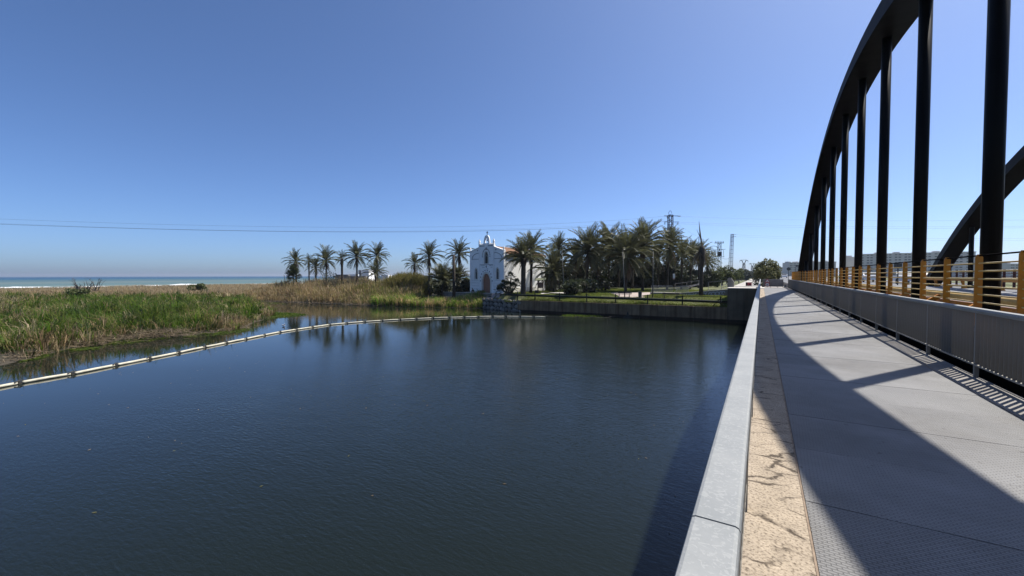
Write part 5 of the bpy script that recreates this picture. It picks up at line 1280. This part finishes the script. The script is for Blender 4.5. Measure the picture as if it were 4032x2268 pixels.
# white notice on twin posts, teal box
g = on_ground(2653, 1147, 2.95); d = (g-EYE).dot(CF); t = thing('notice_sign', 'white rectangular notice on twin grey posts before the grove', 'sign', g); sc = d/FPX
for s in (-2.6,2.6): q = g+CR*(s*sc); MB().tube([q, q+Vector((0,0,2.6))],0.035,6).build('post', galv_lattice, t)
c = g+Vector((0,0,(1147-1089)*sc)); b = MB(); b.bar(c-CR*(4.2*sc), c+CR*(4.2*sc), 0.03, 22*sc); b.build('panel', sign_white, t)
b = MB(); b.bar(c-CR*(4.2*sc)+Vector((0,0,-9*sc))-CF*0.03, c+CR*(4.2*sc)+Vector((0,0,-9*sc))-CF*0.03, 0.01, 2.0*sc); b.build('band', sign_red, t)
g = on_ground(2641, 1121, 2.95); b = MB(); b.box(g.x-.65,g.x+.65,g.y-.4,g.y+.4,g.z-0.1,g.z+1.9); t = thing('transformer_cabinet','dark teal cabinet at the foot of the lattice pylon','cabinet',g); b.build('case', teal, t); MB().box(g.x-.02,g.x+.02,g.y-.42,g.y-.402,g.z+.1,g.z+1.8).build('door_seam', dark, t)

# ramp with graffiti wall and railings
RY = 67.2
x0 = at_y(2560,1150,RY).x; x1 = at_y(2866,1139,RY).x
def rz_(x): return float(np.interp(x,[x0,x0+(x1-x0)*0.4,x1],[3.32,3.28,3.98]))
rm = thing('ramp', 'pale concrete ramp with graffiti wall climbing to the promenade', 'ramp', ((x0+x1)/2, RY, 2.9))
N = 10
b = MB(); b.prism([(x0,2.3)]+[(x1,2.3)]+[(x1-(x1-x0)*i/N, rz_(x1-(x1-x0)*i/N)-0.10) for i in range(N+1)], lambda u,h,d: (u,d,h), RY, RY+0.3); b.build('ramp_wall', darkconc, rm)
b = MB(); b.prism([(x0+(x1-x0)*i/N, rz_(x0+(x1-x0)*i/N)-0.098) for i in range(N+1)]+[(x1-(x1-x0)*i/N, rz_(x1-(x1-x0)*i/N)) for i in range(N+1)], lambda u,h,d: (u,d,h), RY-0.06, RY+0.36); b.build('ramp_kerb', white_conc, rm)
b = MB(); b.prism([(x0,2.3),(x1,2.3)]+[(x1-(x1-x0)*i/N, rz_(x1-(x1-x0)*i/N)-0.05) for i in range(N+1)], lambda u,h,d: (u,d,h), RY+0.362, RY+2.2); b.build('ramp_deck', white_conc, rm)
# graffiti: grey-white scrawled strokes on the wall
gr = MB(); rr = random.Random(21)
x = at_y(2690,1158,RY).x
while x < x1-0.5:
    zc = rz_(x)-0.52; w = rr.uniform(.35,.7); pts = [(x+w*(0.5+0.5*math.cos(a))*1.0, RY-0.012, zc+0.26*math.sin(a*rr.uniform(.8,1.2))) for a in np.linspace(rr.uniform(0,2),rr.uniform(4,7),9)]
    gr.tube(pts, 0.055, 4); x += w*rr.uniform(.7,1.0)
gr.build('graffiti', mat('grey_spray_paint',(0.62,0.63,0.64),(0.5,0.51,0.52)), rm)
rl = thing('ramp_railing', 'grey barred metal railing along the ramp', 'railing', ((x0+x1)/2, RY+0.15, 3.3))
def rail_run(xa, xb, za, zb, Y, hh, bars, material=rail_pale):
    MB().tube([(xa,Y,za+hh),(xb,Y,zb+hh)],0.03,6).build('handrail', material, rl); MB().tube([(xa,Y,za+0.12),(xb,Y,zb+0.12)],0.02,5).build('lower_rail', material, rl)
    n = int(abs(xb-xa)/0.14)
    for i in range(n+1):
        t_ = i/max(n,1); x = xa+(xb-xa)*t_; z = za+(zb-za)*t_
        if i % 12 == 0: MB().box(x-.025,x+.025,Y-.025,Y+.025,z,z+hh).build('post', material, rl)
        elif bars: MB().box(x-.026,x+.026,Y-.014,Y+.014,z+0.12,z+hh).build('bar', material, rl)
xm1 = at_y(2648,1150,RY).x; xm2 = at_y(2662,1150,RY).x; xm3 = at_y(2710,1150,RY).x; xk = at_y(2752,1148,RY).x; xk2 = at_y(2788,1148,RY).x; xk3 = at_y(2838,1148,RY).x
rail_run(x0+0.2, xm1, rz_(x0), rz_(xm1), RY+0.15, 1.05, True); rail_run(xm2, xm3, rz_(xm2), rz_(xm3), RY+0.15, 1.0, True)
rail_run(xk2, xk3+1.2, rz_(xk2), rz_(xk3)+0.15, RY+0.3, 1.25, False)
for xa, xb, za, zb in ((xm3-0.4,xk,4.25,4.75),(xm3-0.2,xk-0.2,4.1,4.6),(xk3,xk3+1.3,4.05,4.75),(xk3,xk3+1.3,4.4,5.05)):
    b = MB(); b.bar((xa,RY+1.6,za),(xb,RY+1.6,zb),0.09); b.build('stair_handrail', white_conc, rl)
rail_run(xm1, xk, 3.9, 4.45, RY+2.2, 0.75, False)
b = MB(); q = Vector((at_y(2651,1150,RY-0.5).x, RY-0.3, 3.35)); b.bar(q, q+Vector((0.55,0,0.42)),0.14,0.06); tag(b.build('fallen_plank', white_conc), 'short pale plank leaning at the foot of the white notice', 'plank')
# gate pillar and promenade railing with banner
g = at_y(2875,1130,62.5); t = thing('gate_pillar', 'squat concrete pillar at the left corner of the promenade', 'pillar', (g.x,62.5,DZ))
b = MB(); b.prism([(g.x-0.3,DZ-0.0),(g.x+0.45,DZ),(g.x+0.45,DZ+0.75),(g.x+0.1,DZ+1.25),(g.x-0.3,DZ+1.25)], lambda u,h,d: (u,d,h), 62.3, 62.9); b.build('shaft', concrete, t); MB().box(g.x-.34,g.x+.14,62.26,62.94,DZ+1.252,DZ+1.34).build('cap', dark, t)
t = thing('promenade_railing', 'thin barred railing across the end of the promenade', 'railing', (-1.6, 62.0, DZ))
xa = at_y(2892,1120,62).x; xb = -0.25
for z in (0.12,0.98): MB().tube([(xa,62.0,DZ+z),(xb,62.0,DZ+z)],0.03,6).build('rail', rail_pale, t)
for i in range(int((xb-xa)/0.13)+1): MB().box(xa+.13*i-.009,xa+.13*i+.009,61.99,62.01,DZ+.06,DZ+.98).build('bar', rail_pale, t)
bx0, bx1 = at_y(2936,1120,61.95).x, at_y(2960,1120,61.95).x
b = MB(); rr = random.Random(3); b.box(bx0,bx1,61.93,61.945,DZ+.22,DZ+.70); tag(b.build('banner', mat('red_black_banner',(0.30,0.035,0.05),(0.025,0.012,0.014),scale=2.6,contrast=(0.47,0.53))), 'small red and black banner tied to the promenade railing', 'banner')
# person on the seat wall
p0 = Vector(ch(2.25,0.05,-1.75)); t = thing('person', 'person in dark clothes sitting bent forward on the seat wall before the chapel door', 'person', p0)
def skin_body(name, verts, edges, radii, material, parent):
    me = bpy.data.meshes.new(name); me.from_pydata(verts, edges, []); o = bpy.data.objects.new(name, me); COL.objects.link(o); o.parent = parent
    sk_ = o.modifiers.new('skin','SKIN'); me.skin_vertices.new() if not me.skin_vertices else None
    for i, r in enumerate(radii): me.skin_vertices[0].data[i].radius = r if isinstance(r, tuple) else (r, r)
    me.skin_vertices[0].data[0].use_root = True
    sb = o.modifiers.new('sub','SUBSURF'); sb.levels = 1; sb.render_levels = 1; me.materials.append(material); return o
U = cu; D = -cv
def pt(a, f, h): return tuple(U*a + D*f + Vector((0,0,h)))
V_ = [pt(0,-.05,.10),pt(0,.02,.32),pt(0,.12,.52),pt(0,.20,.62),pt(0,.27,.72),pt(0,.30,.84),   # pelvis..head
      pt(.17,.14,.54),pt(.22,.30,.34),pt(.10,.46,.24),pt(-.17,.14,.54),pt(-.22,.30,.34),pt(-.10,.46,.24),
      pt(.10,.0,.10),pt(.13,.42,.12),pt(.13,.46,-.30),pt(.13,.60,-.36),pt(-.10,.0,.10),pt(-.13,.42,.12),pt(-.13,.46,-.30),pt(-.13,.60,-.36)]
E_ = [(0,1),(1,2),(2,3),(3,4),(4,5),(2,6),(6,7),(7,8),(2,9),(9,10),(10,11),(0,12),(12,13),(13,14),(14,15),(0,16),(16,17),(17,18),(18,19)]
R_ = [.14,.13,.14,.06,.085,.09,.065,.05,.04,.065,.05,.04,.095,.075,.05,.045,.095,.075,.05,.045]
skin_body('body', V_, E_, R_, skin, t)
skin_body('jacket', V_[:4]+V_[6:12], [(0,1),(1,2),(2,3),(2,4),(4,5),(5,6),(2,7),(7,8),(8,9)], [.16,.15,.16,.08,.085,.065,.05,.085,.065,.05], cloth_dark, t)
skin_body('trousers', [V_[0]]+V_[12:15]+V_[16:19], [(0,1),(1,2),(2,3),(0,4),(4,5),(5,6)], [.155,.11,.09,.065,.11,.09,.065], cloth_pale, t)
b = MB(); b.blob(Vector(V_[5])+Vector((0,0,.05)), (.105,.105,.08), jit=0, n=10, m=6); b.build('hair', dark, t, local=True)
b = MB(); c = p0+U*-.55; b.blob(c+Vector((0,0,.16)),(.22,.15,.16),jit=.1,n=9,m=6); tag(b.build('bag', cloth_pale, smooth=True), 'pale bag standing on the seat wall beside the sitting person', 'bag')

# ------------------------------------------------------------------ pylons, poles, wires
def lattice(name, label, px, topy, d, widths, gz=2.9, panels=16, lean=0.0, cat='pylon', group=None, thick=0.09, step=0.55, diag=True):
    q = at_depth(px, topy, d); ht = q.z-gz; base = Vector((q.x,q.y,gz)); t = thing(name, label, cat, base, 0, group)
    zs = [w[0]*ht for w in widths]; wsx = [w[1] for w in widths]
    def W_(z): return float(np.interp(z, zs, wsx))
    fa = CR.copy(); fa.z = 0; fa.normalize(); fb = Vector((-fa.y, fa.x, 0))
    def cor(i, z): sx, sy = ((-1,-1),(1,-1),(1,1),(-1,1))[i]; w = W_(z)/2; return fa*(sx*w+lean*z/ht)+fb*(sy*w)+Vector((0,0,z))
    for i in range(4):
        b = MB()
        for za, zb in zip(zs, zs[1:]): b.bar(cor(i,za), cor(i,zb), thick)
        b.build('leg', galv_lattice, t, local=True)
    b = MB(); z = 0.0; k = 0
    while z < ht-0.2:
        st = max(step, W_(z)*0.95); z2 = min(ht, z+st)
        for i in range(4):
            a, c = i, (i+1) % 4
            if k % 2: a, c = c, a
            if diag: b.bar(cor(a,z), cor(c,z2), thick*0.6)
            b.bar(cor(i,z2), cor((i+1)%4,z2), thick*0.5)
        z = z2; k += 1
    b.build('bracing', galv_lattice, t, local=True)
    return t, fa, fb, ht
tw, fa, fb, ht = lattice('lattice_pylon', 'tall rusty lattice power pylon rising out of the palm grove', 2640, 847, 104, ((0,3.3),(0.35,1.5),(0.55,1.15),(1,0.95)), thick=0.125)
sc = 104/FPX
def arm(t, z, xa, xb, ht_, drops=()):
    b = MB(); b.bar(fa*xa+Vector((0,0,z)), fa*xb+Vector((0,0,z)), 0.10); b.bar(fa*xa+Vector((0,0,z+0.03)), fa*(xb*0.2)+Vector((0,0,z+0.55)), 0.06); b.build('crossarm', galv_lattice, t, local=True)
    for x in drops:
        i_ = MB(); i_.tube([fa*x+Vector((0,0,z-.05)), fa*x+Vector((0,0,z-.25)), fa*x+Vector((0,0,z-.5)), fa*x+Vector((0,0,z-.7))], [.03,.12,.12,.03], 7); i_.build('insulator', insul, t, local=True)
pxz = lambda py: at_depth(2640, py, 104).z-2.9
arm(tw, pxz(850), -0.9, 2.1, ht, (-0.8,)); arm(tw, pxz(874), -1.6, 2.2, ht, (-1.4,1.9)); arm(tw, pxz(900), -1.5, 0.6, ht, (-1.3,)); arm(tw, pxz(913), -0.5, 2.5, ht, (1.0,1.4,1.8,2.2))
b = MB(); b.tube([fa*-0.4+Vector((0,0,ht)), fa*-0.45+Vector((0,0,ht+.7)), fa*-0.1+Vector((0,0,ht+1.15)), fa*0.15+Vector((0,0,ht+1.0)), fa*0.25+Vector((0,0,ht+.55))], .05, 6); b.build('top_hook', galv_lattice, tw, local=True)
for x, py in ((-1.2,850),(2.2,851)): 
    i_ = MB(); i_.tube([fa*(x-.35)+Vector((0,0,pxz(py))), fa*(x+.35)+Vector((0,0,pxz(py)))], [.12,.12], 7); i_.build('insulator', insul, tw, local=True)
t2, _, _, h2 = lattice('transformer_pole', 'grey lattice pole carrying a transformer and a row of insulators', 2833, 957, 126, ((0,0.95),(1,0.75)), thick=0.07, step=0.9)
b = MB(); b.bar(fa*-1.5+Vector((0,0,h2)), fa*1.3+Vector((0,0,h2)), 0.14); b.build('crossarm', galv_lattice, t2, local=True)
for k in range(6):
    i_ = MB(); x = -1.2+0.48*k; i_.tube([fa*x+Vector((0,0,h2+.05)), fa*x+Vector((0,0,h2+.3)), fa*x+Vector((0,0,h2+.6))], [.09,.12,.05], 7); i_.build('insulator', insul, t2, local=True)
z = h2-3.9; b = MB(); b.box(-0.4,0.5,-0.5,0.5,z-.1,z+1.2); b.v = [tuple(fa*v[0]+fb*v[1]+Vector((0,0,v[2]))) for v in b.v]; b.build('transformer', dark, t2, local=True)
b = MB()
for s in (-1.2,1.4): b.bar(fa*s+Vector((0,0,z-.3)), fa*(s*0.85)+Vector((0,0,z+1.8)), 0.07)
b.bar(fa*-1.3+Vector((0,0,z-.3)), fa*1.5+Vector((0,0,z-.3)), 0.12); b.bar(fa*-1.1+Vector((0,0,z+1.8)), fa*1.2+Vector((0,0,z+1.8)), 0.08); b.bar(fa*0.4+Vector((0,0,h2-1.9)), fa*1.9+Vector((0,0,h2-1.9)), 0.1); b.build('platform', galv_lattice, t2, local=True)
t3, _, _, h3 = lattice('portal_pylon', 'grey lattice pylon with a flat-topped portal crossarm', 2810, 985, 134, ((0,1.3),(1,1.0)), thick=0.08, step=1.1)
b = MB(); 
for s in (-1,1):
    b.bar(fa*(s*.5)+Vector((0,0,h3-.8)), fa*(s*2.2)+Vector((0,0,h3+.1)), .1); b.bar(fa*(s*2.2)+Vector((0,0,h3+.1)), fa*(s*0.9)+Vector((0,0,h3+1.2)), .1); b.bar(fa*(s*.9)+Vector((0,0,h3+1.2)), fa*0+Vector((0,0,h3+1.35)), .1); b.bar(fa*(s*1.3)+Vector((0,0,h3+.1)), fa*(s*1.0)+Vector((0,0,h3+1.1)), .07)
b.bar(fa*-2.3+Vector((0,0,h3+.1)), fa*2.3+Vector((0,0,h3+.1)), .1); b.build('crossarm', galv_lattice, t3, local=True)
t4, _, _, h4 = lattice('ladder_pole', 'tall narrow ladder-like lattice pole right of the transformer', 2876, 922, 116, ((0,0.85),(1,0.5)), lean=0.5, thick=0.10, step=1.15, diag=False)
for z in (h4-.1,h4-.7): b = MB(); b.bar(fa*0.6+Vector((0,0,z)), fa*1.6+Vector((0,0,z)), .07); b.build('crossarm', galv_lattice, t4, local=True)
t4b, _, _, _ = lattice('slim_pole', 'dark slim pole standing behind the middle of the grove', 2752, 935, 170, ((0,0.3),(1,0.12)), thick=0.06, gz=3)
for px, ty, d, lab in ((2929,1024,400,'larger far Y-shaped transmission pylon'),(2962,1037,520,'smaller far Y-shaped transmission pylon beside the tamarisk')):
    q = at_depth(px, ty, d); t, fa5, fb5, h5 = lattice('transmission_pylon', lab, px, ty+14*400/d, d, ((0,2.6),(1,1.6)), thick=0.28, group='far Y-shaped transmission pylons')
    k = d/FPX; hh = at_depth(px,ty,d).z-2.9; b = MB()
    for s in (-1,1): b.bar(fa5*0+Vector((0,0,h5-1)), fa5*(s*9*400/d*k)+Vector((0,0,hh)), .5); b.bar(fa5*(s*9*400/d*k)+Vector((0,0,hh)), fa5*(s*16*400/d*k)+Vector((0,0,hh-.6)), .45); b.bar(fa5*(s*16*400/d*k)+Vector((0,0,hh-.6)), fa5*(s*16*400/d*k)+Vector((0,0,hh-2.2)), .25)
    b.bar(fa5*(-9*400/d*k)+Vector((0,0,hh)), fa5*(9*400/d*k)+Vector((0,0,hh+.1)), .3); b.build('crossarm', galv_lattice, t, local=True)
def wire(label, pts, r, group='overhead power wires'):
    # parabola through three points
    a, m_, c = pts; L = []
    for i in range(41):
        t_ = i/40; L.append(a*((1-t_)*(1-2*t_)) + m_*(4*t_*(1-t_)) + c*(t_*(2*t_-1)))
    tag(MB().tube(L, r, 4, caps=False).build('power_wire', wire_m), label, 'wire', group)
wire('lowest dark power wire running left from the pylon over the chapel', (at_depth(2626,872,104), at_depth(1500,913.5,104), at_depth(-150,877,104)), 0.030)
wire('power wire just above the lowest one, crossing the sky left of the pylon', (at_depth(2630,868,104.5), at_depth(1400,911,106), at_depth(-150,873,108)), 0.013)
wire('topmost thin power wire running left from the pylon', (at_depth(2632,850,104), at_depth(1500,895,104), at_depth(-150,856,104)), 0.016)
wire('topmost faint power wire running right from the pylon', (at_depth(2655,851,104), at_depth(3350,868.5,104), at_depth(4150,864,104)), 0.014)
wire('middle faint power wire running right from the pylon', (at_depth(2660,874,104), at_depth(3350,891.5,104), at_depth(4150,889,104)), 0.014)
wire('lower faint power wire running right from the pylon', (at_depth(2655,880,104), at_depth(3350,898.5,104), at_depth(4150,895,104)), 0.014)
wire('faint power wire running right from the ladder-like pole', (at_depth(2884,923,116), at_depth(3350,937,116), at_depth(4150,938,116)), 0.012)
wire('faint power wire under its twin, running right from the ladder-like pole', (at_depth(2884,930,116), at_depth(3350,944,116), at_depth(4150,946,116)), 0.012)
wire('sagging wire from the pylon down to the transformer pole', (at_depth(2660,876,104), at_depth(2745,930,114), at_depth(2820,958,125)), 0.014)
wire('sagging cable from the transformer platform to the ladder-like pole', (at_depth(2836,1012,125), at_depth(2858,1020,120), at_depth(2872,1014,116)), 0.03)

# ------------------------------------------------------------------ distant buildings
def block(label, pxa, pxb, topy, d0, d1, floors, bays, gz=3.0, name='apartment_block', group=None, basey=None):
    a = at_depth(pxa, topy, d0); c = at_depth(pxb, topy, d1); ht = (a.z+c.z)/2-gz; u = Vector((c.x-a.x,c.y-a.y,0)); L = u.length; u.normalize(); v = Vector((-u.y,u.x,0))
    if v.dot(CF) < 0: v = -v
    t = thing(name, label, 'building', (a.x,a.y,gz), 0, group)
    def P(x, y, z): return u*x+v*y+Vector((0,0,z))
    def bx(x0,x1,y0,y1,z0,z1): 
        b = MB(); b.add([P(x0,y0,z0),P(x1,y0,z0),P(x1,y1,z0),P(x0,y1,z0),P(x0,y0,z1),P(x1,y0,z1),P(x1,y1,z1),P(x0,y1,z1)],[(0,3,2,1),(4,5,6,7),(0,1,5,4),(1,2,6,5),(2,3,7,6),(3,0,4,7)]); return b
    bx(0,L,0,14,0,ht).build('wall', flatwall, t, local=True)
    fh = ht/floors; bw = L/bays; first = {}
    for i in range(bays):
        for f in range(floors):
            x = bw*i+bw*0.18; z = fh*f+fh*0.28
            for k, (xo, wd) in enumerate(((0,0.26),(0.38,0.26))):
                key = k
                if key not in first: first[key] = bx(0,bw*wd,-0.25,0.6,0,fh*0.46).build('window', flatdark, t, local=True); o = first[key]
                else: o = copy_part(first[key], t)
                o.location = P(x+bw*xo,0,z)
        if i % 2 == 0: bx(bw*i+bw*.1,bw*i+bw*.75,3,10,ht,ht+fh*0.55).build('roof_house', flatwall, t, local=True)
    bx(-0.3,L+0.3,-0.5,0.0,ht-fh*0.35,ht+0.2).build('parapet', flatwall, t, local=True)
    return t
block('long grey apartment block behind the hangers', 3372, 3842, 996, 560, 500, 9, 12)
block('narrow corner tower at the left end of the long apartment block', 3346, 3368, 1012, 600, 590, 8, 1)
block('apartment tower seen left of the arch springing', 3108, 3152, 1034, 560, 560, 7, 3)
block('apartment block behind the arch springing', 3156, 3292, 1031, 600, 590, 7, 6)
block('low apartment block beside the round sign', 3085, 3108, 1055, 640, 640, 5, 2)
block('small pale block at the right behind the railing', 3978, 4016, 1038, 420, 420, 5, 2)
# white house and low walls left of the chapel
g0 = at_depth(1376,1090,128); t = thing('white_house', 'white flat-roofed house behind the palm row', 'house', (g0.x,g0.y,2))
def hb(pxa, pxb, ytop, d, dep, material, nm, z0=1.5):
    a = at_depth(pxa,ytop,d); c = at_depth(pxb,ytop,d); u = c-a; v = CF.copy(); v.z = 0; v.normalize(); v *= dep
    b = MB(); A = [a, c, c+v, a+v]; b.add([(p.x,p.y,z0) for p in A]+[(p.x,p.y,a.z) for p in A], [(0,3,2,1),(4,5,6,7),(0,1,5,4),(1,2,6,5),(2,3,7,6),(3,0,4,7)]); return b.build(nm, material, t)
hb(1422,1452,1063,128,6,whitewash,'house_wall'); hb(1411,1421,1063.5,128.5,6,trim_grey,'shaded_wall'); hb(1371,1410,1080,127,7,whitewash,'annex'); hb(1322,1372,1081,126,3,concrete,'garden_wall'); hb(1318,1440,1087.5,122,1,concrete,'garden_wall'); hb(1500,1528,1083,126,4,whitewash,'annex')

# ------------------------------------------------------------------ cars and road signs beyond the bridge
def car_mesh(parent, paint):
    body = MB(); prof = [(-2.1,0.35),(2.1,0.35),(2.15,0.75),(1.95,0.92),(1.0,1.0),(0.45,1.42),(-1.1,1.45),(-1.75,1.02),(-2.12,0.95)]
    body.prism(prof, lambda u,h,d: (d,u,h), -0.85, 0.85); body.build('body', paint, parent, local=True)
    for s in (-1,1):
        b = MB(); b.prism([(0.9,1.02),(0.42,1.36),(-1.05,1.38),(-1.55,1.04)], lambda u,h,d: (d,u,h), s*0.852, s*0.865); b.build('side_window', darkglass, parent, local=True)
        for yy in (-1.3,1.35):
            MB().tube([(s*0.70,yy,0.33),(s*0.87,yy,0.33)],0.33,14).build('wheel', tyre, parent, local=True)
        b = MB(); b.box(s*0.62-0.14,s*0.62+0.14,-2.16,-2.11,0.72,0.88); b.build('headlight', sign_white, parent, local=True)
    b = MB(); b.add([(-0.7,-1.13,1.41),(0.7,-1.13,1.41),(0.76,-1.72,1.05),(-0.76,-1.72,1.05)],[(0,1,2,3)]); b.v = [(x,y-0.012,z+0.012) for x,y,z in b.v]; b.build('windscreen', darkglass, parent, local=True)
for px, d, paint, lab in ((3345,70,car_white,'white car far along the road seen between two near hangers'),(3420,62,car_white,'white car between the fourth and third hangers'),(3555,50,car_white,'white car coming along the bridge road'),(3088,150,car_white,'white car far away beyond the road railing'),(3640,58,car_grey,'dark grey car on the far lane behind the second hanger')):
    r = ray(px,1083); q = EYE+r*d
    t = thing('car', lab, 'car', (q.x, q.y, 4.9 if 4 < q.x < 22 else 3.0), 0, 'cars on the road'); car_mesh(t, paint)
    if not (4 < q.x < 22): t.location.z = 4.9
q = at_depth(3536,1047,44); t = thing('road_sign', 'large rectangular road sign seen from behind, between the second and third hangers', 'sign', (q.x,q.y,4.9))
MB().tube([(q.x,q.y,4.9),(q.x,q.y,q.z+.3)],0.06,8).build('post', lamp_grey, t); b = MB(); b.bar(q-CR*0.42, q+CR*0.42, 0.04, 0.55); b.build('panel', lamp_grey, t)
q = at_depth(3105,1059,80); t = thing('road_sign', 'round road sign seen from behind at the end of the yellow railing', 'sign', (q.x,q.y,4.9))
MB().tube([(q.x,q.y,4.0),(q.x,q.y,q.z)],0.05,8).build('post', lamp_grey, t); b = MB(); disc(b, (q.x,q.z), 0.33, y=q.y-0.05); b.build('disc', lamp_grey, t)
q = at_depth(3134,1047,90); t = thing('road_sign', 'small square sign on a slim post beyond the bridge end', 'sign', (q.x,q.y,4.9))
MB().tube([(q.x,q.y,4.0),(q.x,q.y,q.z+.2)],0.05,8).build('post', lamp_grey, t); b = MB(); b.bar(q-CR*0.5+CR*.5, q+CR*1.0, 0.04, 0.35); b.build('panel', lamp_grey, t)

# ------------------------------------------------------------------ air
hz = bpy.data.materials.new('coastal_haze'); hz.use_nodes = True; hn = hz.node_tree.nodes; hn.clear()
ho = hn.new('ShaderNodeOutputMaterial'); hv = hn.new('ShaderNodeVolumePrincipled')
hv.inputs['Density'].default_value = 0.00010; hv.inputs['Color'].default_value = (0.86, 0.92, 1.0, 1); hv.inputs['Anisotropy'].default_value = 0.45
hz.node_tree.links.new(hv.outputs[0], ho.inputs['Volume'])
o = MB().box(-15500, 8500, -9500, 15500, -4.2, 52).build('haze', hz); o['kind'] = 'stuff'
